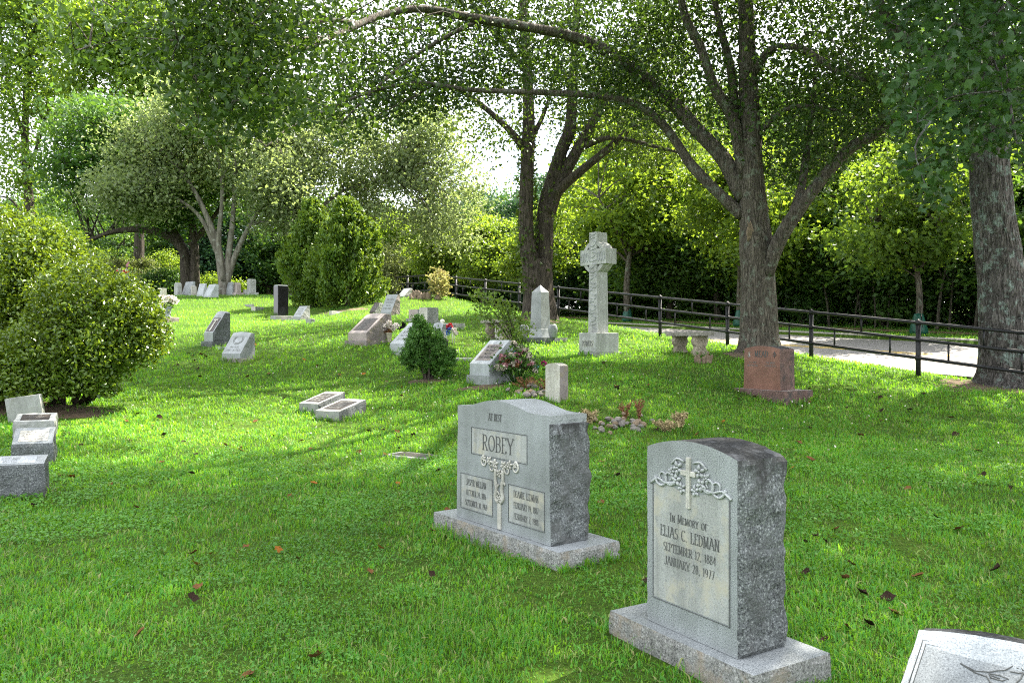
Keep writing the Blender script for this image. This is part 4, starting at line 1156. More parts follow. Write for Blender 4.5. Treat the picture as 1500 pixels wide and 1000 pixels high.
# rose bush
X, Y, Z = hit(757, 535)
r = thing("rose_bush", "tall loose leafy rose bush in front of the obelisk", "bush", (X, Y, Z))
T_ = Tubes(); tips = []; rg2 = random.Random(12)
mpp = Y / FPX
for i in range(15):
    tx, tz = rg2.uniform(-64, 26) * mpp, rg2.uniform(45, 108) * mpp
    if tx > 20 * mpp: tz = rg2.uniform(35, 75) * mpp
    ty = rg2.uniform(-.35, .35)
    pts = T_.add([(0, 0, -.03), (tx * .12, ty * .2, tz * .4), (tx * .55, ty * .6, tz * .85), (tx, ty, tz)], [.014, .004], 5, sub=5)
    for q in pts[6:]: tips.append(q)
    tips += [pts[-1]] * 6
obj("stems", T_.mesh("stems"), M['bark_dark'], r)
tips = np.array(tips)
P = tips[rng.integers(0, len(tips), 1100)] + rng.normal(size=(1100, 3)) * np.array((.10, .10, .08))
obj("leaves", leaf_mesh("leaves", P, .072, rng, up=.5), M['leaf_rose'], r)

# ------------------------------------------------------------------ rocks, ferns, dry grass
def rock_mesh(seed, mat):
    bm = bmesh.new(); bmesh.ops.create_icosphere(bm, subdivisions=2, radius=1)
    for v in bm.verts:
        q = v.co.copy(); v.co *= 1 + .35 * mn.noise(q * 1.3 + Vector((seed * 3.1, seed, 0))) + .12 * mn.noise(q * 4 + Vector((0, seed, 0)))
        v.co.z *= .7
    me = bpy.data.meshes.new("rock"); bm.to_mesh(me); bm.free(); me.materials.append(mat)
    return me
RK = [rock_mesh(i, M['rock'] if i % 2 else M['rock2']) for i in range(5)]
RKP = [rock_mesh(9, M['petal_pink'])]
rg2 = random.Random(21)
for cx_p, cy_p, wpx, hpx, nn, grp, lab in ((912, 624, 46, 13, 46, "rocks heaped on the lawn between the two near headstones", "fist sized tan field stone in the heap on the lawn between the near headstones"),
                                           (777, 577, 40, 10, 30, "rocks heaped behind the ROBEY headstone", "tan field stone in the heap behind the wide ROBEY headstone")):
    X0, Y0, Z0 = hit(cx_p, cy_p)
    for i in range(nn):
        px = cx_p + rg2.gauss(0, .5) * wpx; py = cy_p + rg2.gauss(0, .45) * hpx
        if abs(px - cx_p) > wpx: continue
        x, y, z = hit(px, py)
        q = abs(px - cx_p) / wpx
        o = bpy.data.objects.new("rock", RK[rg2.randrange(5)]); COL.objects.link(o)
        sc = rg2.uniform(.028, .062) * (1.5 if i == 0 else 1)
        o.location = (x, y, z + .02 + max(0, .09 * (1 - q) * rg2.random())); o.scale = (sc, sc * rg2.uniform(.7, 1.1), sc)
        o.rotation_euler = (rg2.uniform(-.5, .5), rg2.uniform(-.5, .5), rg2.uniform(0, 6.28))
        tag(o, lab, "rock", grp)
def fern(px, py, hgt, label, mat, k=7, spread=.16):
    X, Y, Z = hit(px, py)
    P, A = [], []
    rg = random.Random(px)
    T_ = Tubes(); 
    for i in range(k):
        a = rg.uniform(0, 6.28); sp = rg.uniform(.2, 1) * spread; hh = hgt * rg.uniform(.6, 1)
        pts = T_.add([(0, 0, 0), (math.cos(a) * sp * .5, math.sin(a) * sp * .5, hh * .7), (math.cos(a) * sp, math.sin(a) * sp, hh)], [.005, .002], 4, sub=5)
        for q in pts[2:]:
            for _ in range(3): P.append(q)
    r = thing("dry_fern", label, "fern", (X, Y, Z))
    obj("stems", T_.mesh("stems"), mat, r)
    P = np.array(P); g = np.random.default_rng(px)
    obj("fronds", leaf_mesh("fronds", P + g.normal(size=P.shape) * .012, .06, g, "quad", aspect=.25), mat, r)
fern(917, 614, .26, "rusty brown dry fern at the left of the rock heap", M['fern'])
fern(936, 616, .30, "rusty brown dry fern standing up at the right of the rock heap", M['fern'])
fern(768, 572, .24, "rusty brown fern leaning over the rocks behind ROBEY", M['fern'], 9, .3)
fern(802, 575, .24, "rusty fern beside the narrow white marble stone", M['fern'], 6, .3)
fern(862, 622, .22, "tuft of straw coloured dry grass left of the rock heap", M['straw'], 26, .16)
fern(997, 628, .26, "straw coloured dry grass peeking over the LEDMAN headstone", M['straw'], 26, .14)
fern(975, 632, .16, "low straw tuft between the rock heap and the LEDMAN headstone", M['straw'], 26, .22)

# ------------------------------------------------------------------ fence
r0 = (FO[0], FO[1], fence_ground(0))
fence = thing("pipe_fence", "long black three rail pipe fence climbing along the road", "fence", r0)
def fz(kk, dz):
    x, y = xy(0, 2.72 * kk); return (x - r0[0], y - r0[1], fence_ground(kk) + dz - r0[2])
KS = list(range(-4, 25))
for i in KS:
    T_ = Tubes(); T_.add([fz(i, -.3), fz(i, 1.16)], .050, 12)
    T_.add([fz(i, 1.155), fz(i, 1.20)], [.054, .02], 12)
    for zz in (.40, .78, 1.13): T_.add([fz(i, zz - .045), fz(i, zz + .045)], .062, 12)
    obj("post", T_.mesh("post", True), M['iron'], fence)
for zz in (.40, .78, 1.13):
    T_ = Tubes(); T_.add([fz(i, zz) for i in KS], .036, 10)
    obj("rail", T_.mesh("rail", True), M['iron'], fence)
for i in KS[:-1]:
    for f, a, b in ((.5, .78, 1.13), (.24, .40, .78), (.76, .40, .78)):
        if i > 20: continue
        T_ = Tubes(); T_.add([fz(i + f, a), fz(i + f, b)], .021, 8)
        for zz in (a, b): T_.add([fz(i + f, zz - .03), fz(i + f, zz + .03)], .037, 8)
        obj("picket", T_.mesh("picket", True), M['iron'], fence)

# ------------------------------------------------------------------ trees
def bump_trunk(T_, pts, rad, sides=48, per=.09, amp=.06, seed=0, k=5.0):
    pts = np.array([tuple(p) for p in pts], float); rad = np.array(rad, float)
    seg = np.linalg.norm(np.diff(pts, axis=0), axis=1); L = np.concatenate([[0], np.cumsum(seg)])
    u = np.arange(0, L[-1], per)
    P = np.stack([np.interp(u, L, pts[:, i]) for i in range(3)], 1); rr = np.interp(u, L, rad)
    ker = np.ones(9) / 9
    for i in range(3): P[:, i] = np.convolve(np.pad(P[:, i], 4, mode='edge'), ker, 'valid')
    ang = np.linspace(0, 2 * np.pi, sides, endpoint=False)
    base = T_.n
    for j in range(len(P)):
        ring = []
        for a in ang:
            c, s = math.cos(a), math.sin(a)
            q = Vector((c * k * .5 + seed, s * k * .5, u[j] * .55))
            q2 = Vector((c * k * 1.6, s * k * 1.6 + seed, u[j] * 1.1))
            q3 = Vector((c * 1.3, s * 1.3 + seed, u[j] * .5))
            h = 1 + amp * ((1 - 2 * abs(mn.noise(q2))) * .55 + (1 - 2 * abs(mn.noise(q * 2))) * .35) + .10 * mn.noise(q3)
            ring.append((P[j][0] + c * rr[j] * h, P[j][1] + s * rr[j] * h, P[j][2]))
        T_.V.append(np.array(ring))
    m = len(P); T_.n += m * sides
    idx = base + np.arange(m * sides).reshape(m, sides)
    T_.F.append(np.stack([idx[:-1], np.roll(idx[:-1], -1, 1), np.roll(idx[1:], -1, 1), idx[1:]], -1).reshape(-1, 4))

def pxlimb(pts, Ys):
    Ys = np.interp(np.linspace(0, 1, len(pts)), np.linspace(0, 1, len(Ys)), Ys)
    return [P3(a, b, y) for (a, b), y in zip(pts, Ys)]
def project(p):
    return CX + FPX * p[0] / p[1], CY - FPX * (p[2] - EYE) / p[1]
LIT = [(-10.5, -2.0, 11.2, 16.6, .9), (-14, -1.5, 20.5, 40, .9), (-1.5, 2.5, 19, 24, .7)]  # lawn areas kept sunny by leaving clumps out of the crowns
DK = Vector((SDIR.x / SDIR.z, SDIR.y / SDIR.z, 0))
def opens_light(p, rng):
    """gaps are shaped into the crowns so sun falls on chosen lawn areas: True when a clump here would shade one of the sunny parts"""
    zg = 1.0 if p[1] < 22 else 2.4
    qx, qy = p[0] - DK.x * (p[2] - zg), p[1] - DK.y * (p[2] - zg)
    return any(a < qx < b and c < qy < d and rng.random() < f for a, b, c, d, f in LIT)
def hero_tree(name, label, limbs, trunk, clumps_n, per, crad, leaf, kind, bound, vol, mats, seed, vol_boxes=(), off=.9, trunk_kw={}, thin=None):
    """limbs: list of (points, r0, r1). bound(px): lowest row the foliage reaches in view. vol: extra clumps inside given ellipsoids"""
    rng = np.random.default_rng(seed)
    T_ = Tubes()
    bump_trunk(T_, *trunk, seed=seed, **trunk_kw)
    nodes, wts = [], []
    for pts, ra, rb in limbs:
        q = T_.add(pts, np.linspace(ra, rb, len(pts)), 12, .10, seed + len(nodes), sub=5)
        k = len(q)
        for j in range(k):
            f = j / (k - 1)
            if f > .22: nodes.append(q[j]); wts.append(.3 + f)
    nodes = np.array(nodes); wts = np.array(wts) / sum(wts)
    C = []
    def ok(p):
        if p[1] < 4: return False
        a, b = project(p)
        if p[2] < 2.6 or opens_light(p, rng): return False
        if -60 < a < 1560 and b > bound(a) + min(0, rng.normal() * 45): return False
        if thin and thin[0] < a < thin[1] and -40 < b and p[1] < thin[2] and rng.random() < thin[3]: return False
        return True
    tries = 0
    while len(C) < clumps_n and tries < clumps_n * 12:
        tries += 1
        i = rng.choice(len(nodes), p=wts)
        p = nodes[i] + rng.normal(size=3) * np.array((off, off, off * .75))
        if ok(p): C.append((p, nodes[i]))
    nl = len(C)
    for (c, rad_, cnt) in vol:
        got = 0; tries = 0
        while got < cnt and tries < cnt * 20:
            tries += 1
            d_ = rng.normal(size=3); d_ /= np.linalg.norm(d_)
            p = np.array(c) + d_ * rng.uniform(0, 1) ** .45 * np.array(rad_)
            if not ok(p): continue
            dd = ((nodes - p) ** 2).sum(1)
            C.append((p, nodes[int(np.argmin(dd))])); got += 1
    for (x0, x1, yb0, Y0, Y1, cnt) in vol_boxes:
        got = 0; tries = 0
        while got < cnt and tries < cnt * 30:
            tries += 1
            a = rng.uniform(x0, x1); Yv = rng.uniform(Y0, Y1)
            p = np.array(P3(a, rng.uniform(yb0, bound(a)), Yv))
            if not ok(p): continue
            dd = ((nodes - p) ** 2).sum(1)
            C.append((p, nodes[int(np.argmin(dd))])); got += 1
    # grow each clump's twig from the nearest limb point or from a clump already joined
    C = [p for p, nd in C]
    d0 = [float(((nodes - p) ** 2).sum(1).min()) for p in C]
    order = np.argsort(d0); pool = list(nodes); P = []
    pa = np.empty((len(nodes) + len(C), 3)); pa[:len(nodes)] = nodes; m_ = len(nodes)
    for oi in order:
        p = C[oi]
        dd = ((pa[:m_] - p) ** 2).sum(1); nd = pa[int(np.argmin(dd))].copy()
        pa[m_] = p; m_ += 1
        dist = np.linalg.norm(p - nd)
        mid = (p + nd) / 2 + rng.normal(size=3) * .16 * dist + np.array((0, 0, .10 * dist))
        T_.add([nd, mid, p], [min(.026, .007 + .008 * dist), .005], 5, sub=3, cap=False)
        kk = int(per * rng.uniform(.6, 1.4))
        q = rng.normal(size=(kk, 3)) * np.array((crad, crad, crad * .62)) * rng.uniform(.7, 1.25)
        P.append(p + q - np.array((0, 0, .12)) * rng.random((kk, 1)))
    P = np.vstack(P)
    a = CX + FPX * P[:, 0] / np.maximum(P[:, 1], .5); b = CY - FPX * (P[:, 2] - EYE) / np.maximum(P[:, 1], .5)
    P = P[(b < np.array([bound(v) for v in np.clip(a, -60, 1560)]) + 18) | (a < -60) | (a > 1560) | (b < 0)]
    root = thing(name, label, "tree", tuple(trunk[0][0]))
    inv = Matrix.Translation(-Vector(tuple(trunk[0][0])))
    o = obj("trunk", T_.mesh("trunk"), mats[0], root); o.data.transform(inv)
    o2 = obj("crown", leaf_mesh("crown", P, leaf, rng, kind), mats[1], root); o2.data.transform(inv)
    return root, nodes

# forked roadside tree right of the cross
m1 = 19.2 / FPX
tp = [(1113, 530), (1113, 512), (1112, 490), (1111, 440), (1109, 400), (1107, 365), (1104, 330), (1100, 250), (1098, 170), (1095, 80), (1092, 0), (1090, -120), (1085, -260)]
tr = np.array([40, 31, 27, 25, 23.5, 24.5, 21, 16.5, 14, 12, 10.5, 8, 4]) * m1
limbs = [
 (pxlimb([(1092, 290), (1060, 232), (1020, 190), (985, 150), (940, 110), (890, 75), (830, 52), (760, 38), (690, 26), (620, 13), (560, 22), (500, 48), (440, 72), (380, 90)], [19.2, 20, 20.4, 19.6, 17.5, 13.5]), 12.5 * m1, 2.5 * m1),
 (pxlimb([(1088, 316), (1060, 290), (1030, 260), (1008, 235), (985, 200), (960, 172), (930, 152), (880, 141), (800, 136), (690, 132), (620, 122), (560, 130), (500, 150)], [19.2, 19.8, 20, 19.4]), 9 * m1, 2 * m1),
 (pxlimb([(1090, 262), (1074, 176), (1047, 128), (1025, 66), (1003, 22), (985, -60), (960, -150)], [19.2, 18.6]), 9.5 * m1, 3.5 * m1),
 (pxlimb([(1093, 215), (1078, 167), (1070, 97), (1052, 26), (1035, -70), (1020, -180)], [19.2, 19.8]), 8 * m1, 3 * m1),
 (pxlimb([(1122, 400), (1138, 360), (1157, 325), (1185, 286), (1235, 227), (1263, 207), (1313, 179), (1370, 160), (1430, 130)], [19.0, 18.2, 17]), 12 * m1, 4 * m1),
 (pxlimb([(1160, 320), (1175, 270), (1182, 220), (1190, 160), (1195, 90)], [18.6, 19.5]), 7 * m1, 2.5 * m1),
 (pxlimb([(1106, 205), (1135, 172), (1162, 157), (1200, 157), (1240, 165)], [19.2, 18]), 4.5 * m1, 1.5 * m1),
 (pxlimb([(1100, 112), (1129, 73), (1168, 70), (1196, 84), (1230, 106), (1270, 118)], [19.2, 17.5]), 6.5 * m1, 2.5 * m1),
 (pxlimb([(700, 30), (640, 62), (590, 95), (540, 140), (500, 180)], [20, 19.2]), 3.4 * m1, 1.2 * m1),
 (pxlimb([(530, 35), (470, 30), (400, 50), (330, 80), (280, 120)], [18.4, 12.5]), 3 * m1, 1.2 * m1),
 (pxlimb([(480, 55), (430, 60), (370, 95), (330, 140)], [17, 13]), 2.4 * m1, 1.0 * m1),
 (pxlimb([(440, 72), (380, 60), (310, 40), (260, 60)], [15.5, 12]), 2.4 * m1, 1.0 * m1),
 (pxlimb([(640, 122), (590, 150), (540, 175)], [20, 19.4]), 2 * m1, .8 * m1),
 (pxlimb([(500, 150), (460, 170), (420, 190), (390, 215)], [19.2, 17]), 2 * m1, .8 * m1),
 ([P3(1092, -60, 19.2), Vector((3, 16, 12.5)), Vector((0, 13, 13)), Vector((-3, 12, 11.5))], .13, .04),  # this and the next limbs are out of view, added for their shade
 ([P3(1090, -100, 19.2), Vector((6, 16, 13.5)), Vector((6.5, 12.5, 14)), Vector((6, 10, 12.5))], .13, .04),
 ([P3(1088, -140, 19.2), Vector((8, 19, 15)), Vector((11, 18.5, 15.5))], .11, .04),
 ([P3(1088, -180, 19.2), Vector((4, 22, 15)), Vector((1, 24, 15.5))], .11, .04),
 ([P3(1086, -220, 19.2), Vector((6, 19.6, 16)), Vector((7, 19, 17.5))], .09, .03)]
bx1 = lambda a: float(np.interp(a, [215, 250, 275, 320, 400, 460, 500, 560, 640, 700, 760, 820, 900, 960, 1040, 1100, 1150, 1200, 1250, 1310, 1380],
                                [90, 150, 190, 205, 190, 165, 200, 185, 160, 135, 150, 165, 165, 180, 190, 230, 300, 280, 215, 200, 150]))
t1, nodes1 = hero_tree("oak_tree", "forked roadside tree with a torn bark scar behind the MEAD stone", limbs,
    ([P3(a, b, 19.2) for a, b in tp], tr), 400, 70, .50, .115, "oval", bx1,
    [((2.5, 13.0, 11.5), (5.2, 2.6, 2.2), 300), ((6, 17, 13.5), (6, 4.5, 3), 110), ((0, 9.6, 11.5), (4.4, 2.6, 1.8), 260), ((9.8, 18.8, 12.5), (3.4, 3.2, 2.4), 110)], (M['bark'], M['leaf_hero']), 5,  # unseen clumps above the view, added to throw shade on the lawn
    thin=(780, 1200, 18.9, .85), vol_boxes=[(262, 420, -80, 11, 14, 90), (420, 760, -60, 19.0, 22.0, 170), (760, 1040, -60, 19.5, 24, 150), (1040, 1330, -60, 18.8, 23, 190)], trunk_kw=dict(sides=56, per=.06, amp=.05, k=5))
sc = Tubes()
base1 = Vector(tuple(P3(1113, 530, 19.2)))
for a0, L_, rr in ((3.5, 1.1, .16), (4.3, .8, .15), (5.2, .8, .14), (0.2, .9, .13), (2.6, 1.0, .14)):
    e = Vector((math.cos(a0) * (.35 + L_), math.sin(a0) * (.35 + L_), 0)); md = Vector((math.cos(a0) * .42, math.sin(a0) * .42, .16))
    ze = Hs(base1.x + e.x, base1.y + e.y) - base1.z - .10
    sc.add([Vector((math.cos(a0) * .15, math.sin(a0) * .15, .75)), md + Vector((0, 0, .1)), Vector((e.x * .6, e.y * .6, ze * .6 + .05)), Vector((e.x, e.y, ze))], [rr, rr, rr * .7, rr * .2], 10, .15, int(a0 * 10), sub=5)
obj("root", sc.mesh("root"), M['bark'], t1)
sp = P3(1099, 338, 19.2 - .335) - base1
rngs = np.random.default_rng(4)
wd = Tubes()
for i in range(7):
    x0 = rngs.uniform(-.12, .12)
    wd.add([(sp.x + x0, sp.y + .04, sp.z - .3 + rngs.uniform(-.1, .1)), (sp.x + x0 + rngs.uniform(-.03, .03), sp.y, sp.z), (sp.x + x0 + rngs.uniform(-.06, .06), sp.y + .02, sp.z + rngs.uniform(.1, .35))], [.03, .035, .008], 6, .3, i, sub=3)
obj("torn_scar", wd.mesh("torn_scar"), M['wood'], t1)

# ivy clad forked tree behind the obelisk
m2 = 28 / FPX
tr2 = np.array([33, 26, 22.5, 21, 21, 18]) * m2
limbs = [
 (pxlimb([(786, 420), (776, 380), (771, 330), (772, 250), (774, 180), (772, 100), (768, 40), (765, -40), (760, -140)], [27.8]), 13.5 * m2, 4 * m2),
 (pxlimb([(793, 420), (797, 365), (800, 308), (810, 264), (823, 220), (836, 185), (840, 110), (843, 40), (850, -80)], [28.1]), 15.5 * m2, 4 * m2),
 (pxlimb([(803, 312), (815, 282), (832, 246), (858, 198), (885, 150), (911, 106), (940, 40), (960, -60)], [28]), 10.5 * m2, 3 * m2),
 (pxlimb([(808, 296), (822, 276), (845, 255), (889, 220), (929, 185), (960, 172), (1000, 150)], [28, 26.5]), 8 * m2, 2.5 * m2),
 (pxlimb([(858, 214), (880, 205), (907, 202), (964, 216), (1004, 226)], [27.5, 26]), 4.5 * m2, 1.5 * m2),
 (pxlimb([(770, 220), (752, 198), (735, 180), (700, 150), (670, 132), (640, 128)], [27.8, 27]), 6 * m2, 2 * m2),
 (pxlimb([(778, 205), (795, 170), (812, 120), (820, 60)], [27.8, 28.5]), 4 * m2, 1.5 * m2),
 (pxlimb([(768, 100), (735, 60), (700, 20), (670, -40)], [27.8, 26]), 5 * m2, 1.5 * m2),
 ([P3(765, -60, 27.8), Vector((-2, 25, 17)), Vector((-4, 23, 17.5))], .11, .03), ([P3(850, -40, 28), Vector((4, 30, 17)), Vector((6, 31, 17.5))], .11, .03)]
bx2 = lambda a: float(np.interp(a, [560, 640, 690, 720, 745, 760, 780, 830, 900, 960, 1010, 1060], [140, 175, 215, 235, 225, 280, 215, 200, 215, 235, 235, 200]))
t2, nodes2 = hero_tree("linden_tree", "tall ivy clad tree with fanning stems behind the obelisk", limbs,
    ([P3(a, b, 28) for a, b in ((790, 480), (790, 462), (789, 440), (788, 420), (787, 400), (787, 375))], tr2), 230, 60, .62, .135, "oval", bx2,
    [((1, 28, 16), (6, 4.5, 3.5), 80)], (M['bark_dark'], M['leaf_hero2']), 8, vol_boxes=[(640, 760, -60, 25.5, 29, 55), (760, 1010, -60, 28, 33, 130)], off=1.1, thin=(760, 960, 27.7, .8), trunk_kw=dict(sides=48, per=.09, amp=.06, k=5))
rng = np.random.default_rng(9); P = []
for (a0, b0), (a1, b1), cnt, rr in (((780, 430), (771, 330), 420, .36), ((771, 330), (773, 180), 420, .30), ((773, 180), (768, 40), 240, .26), ((800, 400), (800, 300), 120, .40), ((800, 300), (836, 190), 130, .3)):
    f = rng.random(cnt); q = np.array([P3(a0 + (a1 - a0) * t, b0 + (b1 - b0) * t, 27.9) for t in f]); an = rng.uniform(0, 6.28, cnt)
    P.append(q + np.stack([np.cos(an) * rr, np.sin(an) * rr, np.zeros(cnt)], 1) * rng.uniform(.8, 1.25, (cnt, 1)))
o = obj("ivy", leaf_mesh("ivy", np.vstack(P), .12, rng, "lobe"), M['leaf_hero2'], t2); o.data.transform(Matrix.Translation(-P3(790, 480, 28)))

# huge rugged tree at the right edge
m3 = 16.4 / FPX
tp = [(1481, 575), (1480, 560), (1478, 545), (1474, 520), (1471, 470), (1466, 400), (1453, 300), (1446, 190), (1436, 60), (1430, -80), (1424, -260), (1420, -420)]
tr = np.array([58, 48, 40, 34.5, 30.5, 28, 25.5, 24, 21.5, 19, 14, 7]) * m3
limbs = [
 (pxlimb([(1440, 140), (1400, 100), (1350, 75), (1313, 48), (1290, 8), (1275, -60), (1262, -140)], [16.2, 14.5]), 11 * m3, 4 * m3),
 ([P3(1445, -40, 16.4), Vector((8, 14, 8.2)), Vector((6.8, 12, 7.6)), Vector((6.0, 10.6, 6.6))], .12, .03),
 ([P3(1440, -120, 16.4), Vector((8.6, 13, 9.6)), Vector((6, 10.5, 10.5)), Vector((3.5, 9, 10))], .14, .04),
 ([P3(1440, -160, 16.4), Vector((10, 13, 10.5)), Vector((9.5, 10, 11)), Vector((8.5, 8.5, 10))], .14, .04),
 ([P3(1435, -200, 16.4), Vector((12.5, 16, 12)), Vector((14.5, 15, 12.5))], .13, .04),
 ([P3(1435, -240, 16.4), Vector((9, 18.5, 13)), Vector((8, 20, 14))], .12, .04),
 ([P3(1430, -280, 16.4), Vector((8, 14, 14)), Vector((5, 12.5, 14.5))], .12, .04),
 ([Vector((8.2, 14, 8.2)), Vector((7.4, 12.5, 6.6)), Vector((7.0, 11.6, 5.3)), Vector((6.9, 11.2, 4.3))], .05, .012),
 ([Vector((9.2, 15.4, 7.0)), Vector((8.4, 13.4, 6.3)), Vector((7.9, 12.2, 5.2)), Vector((7.6, 11.8, 4.2))], .05, .012)]
bx3 = lambda a: float(np.interp(a, [1200, 1282, 1295, 1320, 1345, 1380, 1410, 1440, 1480, 1520], [-200, 60, 150, 245, 290, 290, 265, 205, 215, 250]))
t3, nodes3 = hero_tree("mulberry_tree", "huge rugged barked tree with large dark leaves at the right edge beyond the fence", limbs,
    ([P3(a, b, 16.4) for a, b in tp], tr), 130, 50, .42, .125, "lobe", bx3,
    [((6.3, 11.2, 11.2), (5.8, 3.9, 2.4), 620), ((10, 14, 13), (5, 4.5, 3), 230), ((13.2, 18.3, 11.5), (4.5, 3.5, 3.2), 260)], (M['bark_big'], M['leaf_big']), 13,  # unseen overhead foliage put in so the near and right lawn lie in shade
    vol_boxes=[(1315, 1530, -90, 10.0, 14.5, 85)], trunk_kw=dict(sides=96, per=.045, amp=.10, k=8))

# -------- generic crowns
def crown_points(rng, shells, n_cl, per, cr, inner=.35):
    """shells: list of (centre, radii, weight); returns clump centres and leaf points"""
    w = np.array([s[2] for s in shells], float); w /= w.sum()
    C = []
    for _ in range(n_cl):
        c, rd, _w = shells[rng.choice(len(shells), p=w)]
        d_ = rng.normal(size=3); d_ /= np.linalg.norm(d_)
        f = max(inner, rng.random() ** .33) * rng.uniform(.8, 1.06)
        C.append(np.array(c) + d_ * np.array(rd) * f)
    P = []
    for c in C:
        k = int(per * rng.uniform(.5, 1.5)); s = cr * rng.uniform(.65, 1.35)
        P.append(c + rng.normal(size=(k, 3)) * np.array((s, s, s * .55)))
    return np.array(C), np.vstack(P)
def tree(name, label, X, Y, shells, stems, n_cl, per, cr, leaf, kind, mats, seed, group=None, cat="tree", Z=None, inner=.35, twig=.035, up=.7):
    """shells and stems in local coordinates around the foot"""
    rng = np.random.default_rng(seed)
    C, P = crown_points(rng, shells, n_cl, per, cr, inner)
    T_ = Tubes(); nodes = []
    for pts, ra, rb in stems:
        q = T_.add(pts, np.linspace(ra, rb, len(pts)), 12, .10, seed, sub=5); nodes += [v for v in q[len(q) // 4:]]
    nodes = np.array(nodes)
    for c in C:
        dd = ((nodes - c) ** 2).sum(1) + np.maximum(0, nodes[:, 2] - c[2] + .3) * 3
        nd = nodes[int(np.argmin(dd))]; L_ = np.linalg.norm(c - nd)
        T_.add([nd, (nd + c) / 2 + np.array((0, 0, .10 * L_)), c], [min(twig * 3, twig * .4 + twig * .35 * L_), twig * .2], 5, sub=3, cap=False)
    root = thing(name, label, cat, (X, Y, Hs(X, Y) - .05 if Z is None else Z), 0, group)
    obj("trunk", T_.mesh("trunk"), mats[0], root)
    obj("crown", leaf_mesh("crown", P, leaf, rng, kind, up=up), mats[1], root)
    return root
def at(px, Y): return (px - CX) / FPX * Y, Y
def zrow(py, Y, X): return EYE + (CY - py) / FPX * Y - Hs(X, Y)

# street trees beyond the road: a row, copies of three builds
def street(seed, mats, label):
    return tree("street_tree", label, 0, 0, [((0, 0, 4.6), (2.5, 2.5, 2.2), 3), ((-.8, -.5, 3.0), (2.0, 1.9, 1.0), 2), ((.5, .3, 6.0), (1.5, 1.5, 1.4), 1)],
                [([(0, 0, -.1), (.03, 0, 1.2), (-.05, .05, 2.6), (.1, 0, 4.2), (0, 0, 6.2)], .12, .03), ([(0, 0, 1.9), (-.7, -.3, 2.7), (-1.6, -.5, 3.3)], .05, .02), ([(0, 0, 2.2), (.8, .2, 3.1), (1.6, .3, 3.9)], .05, .02),
                 ([(0, 0, 2.0), (.1, -.8, 2.7), (-.2, -1.6, 3.2)], .05, .02)],
                135, 95, .36, .15, "lobe", mats, seed, "young trees in a row beyond the road", Z=0)
ST = [("leaf_street", "green leaved young street tree with a watering bag, left of the huge right trunk"),
      ("leaf_maple", "bright yellow green young street tree seen just left of the forked trunk"),
      ("leaf_maple", "broad yellow green young street tree behind the tall cross"),
      ("leaf_maple", "yellow green young street tree showing right of the ivy clad trunk"),
      ("leaf_maple", "yellow green young street tree between the ivy clad tree and the cedars"),
      ("leaf_maple", "farthest bright young street tree seen just right of the cedars"),
      ("leaf_maple", "young street tree far down the row behind the cedars")]
sproto = [street(31, (M['bark'], M['leaf_street']), ST[0][1]), street(32, (M['bark'], M['leaf_maple']), ST[1][1]), street(33, (M['bark'], M['leaf_maple']), ST[2][1])]
def ground_z(x, y): return Hs(x, y)
for i, t in enumerate((6.9, 15.2, 23.0, 31, 39, 47, 55)):
    x, y = xy(10.4, t)
    o = sproto[i] if i < 3 else copy_tree(sproto[1 + i % 2])
    o.location = (x, y, ground_z(x, y)); o.rotation_euler = (0, 0, i * 1.9)
    s_ = (1.1, 1.15, 1.55, 1.0, 1.0, 1.1, 1.2)[i]; o.scale = (s_, s_, s_)
    o["label"] = ST[i][1]
    if i < 3:
        b_ = thing("watering_bag", ("green watering bag on the street tree left of the huge right trunk", "green watering bag at the street tree just left of the forked trunk", "green watering bag at the street tree behind the tall cross")[i], "watering bag", (x, y, ground_z(x, y)), 0, "green watering bags round the street trees")
        bm_obj("bag", lathe([(.27, 0), (.30, .12), (.24, .4), (.17, .62), (.14, .72)], 20), M['bag'], b_, smooth=True)
        T_ = Tubes(); T_.add([(0, -.28, .05), (0, -.25, .38), (0, -.17, .70)], .012, 6); obj("zip_strap", T_.mesh("zip_strap"), M['iron'], b_)

# woodland beyond the path: five builds, copied
def wood(seed, mats, Hh, Rr, lab, name, kind="quad"):
    return tree(name, lab, 0, 0, [((0, 0, Hh * .60), (Rr, Rr, Hh * .38), 3), ((Rr * .35, -Rr * .3, Hh * .35), (Rr * .85, Rr * .85, Hh * .22), 2), ((-Rr * .4, -.2, Hh * .3), (Rr * .75, Rr * .75, Hh * .18), 1.3)],
                [([(0, 0, -.2), (.1, 0, Hh * .25), (-.15, .1, Hh * .5), (.1, 0, Hh * .85)], .22, .05), ([(0, 0, Hh * .2), (Rr * .3, -.4, Hh * .36), (Rr * .6, -.7, Hh * .45)], .1, .03), ([(0, 0, Hh * .25), (-Rr * .3, .2, Hh * .42), (-Rr * .55, .3, Hh * .52)], .1, .03)],
                150, 110, .62, .30, kind, mats, seed, "trees of the wood beyond the road", Z=0)
WL = ["dark green woodland tree in the wood beyond the road", "blue green woodland tree in the wood beyond the road", "bright green woodland tree in the wood beyond the road", "deep green tall tree of the wood beyond the road"]
wp = [wood(41, (M['bark_dark'], M['leaf_wood']), 12.5, 3.6, WL[0], "woodland_tree"), wood(42, (M['bark_dark'], M['leaf_wood2']), 12, 3.4, WL[1], "woodland_tree"),
      wood(43, (M['bark_dark'], M['leaf_wood3']), 11.5, 3.4, WL[2], "woodland_tree"), wood(44, (M['bark_dark'], M['leaf_dark']), 14, 3.8, WL[3], "woodland_tree")]
rg = random.Random(77); first = [True] * 4
spots = []
for t in np.arange(-6, 74, 4.4): spots.append((15.8 + rg.uniform(-.8, 1.4), t + rg.uniform(-1, 1), 0 if t < 30 else 1, .70 if t < 34 else .85))
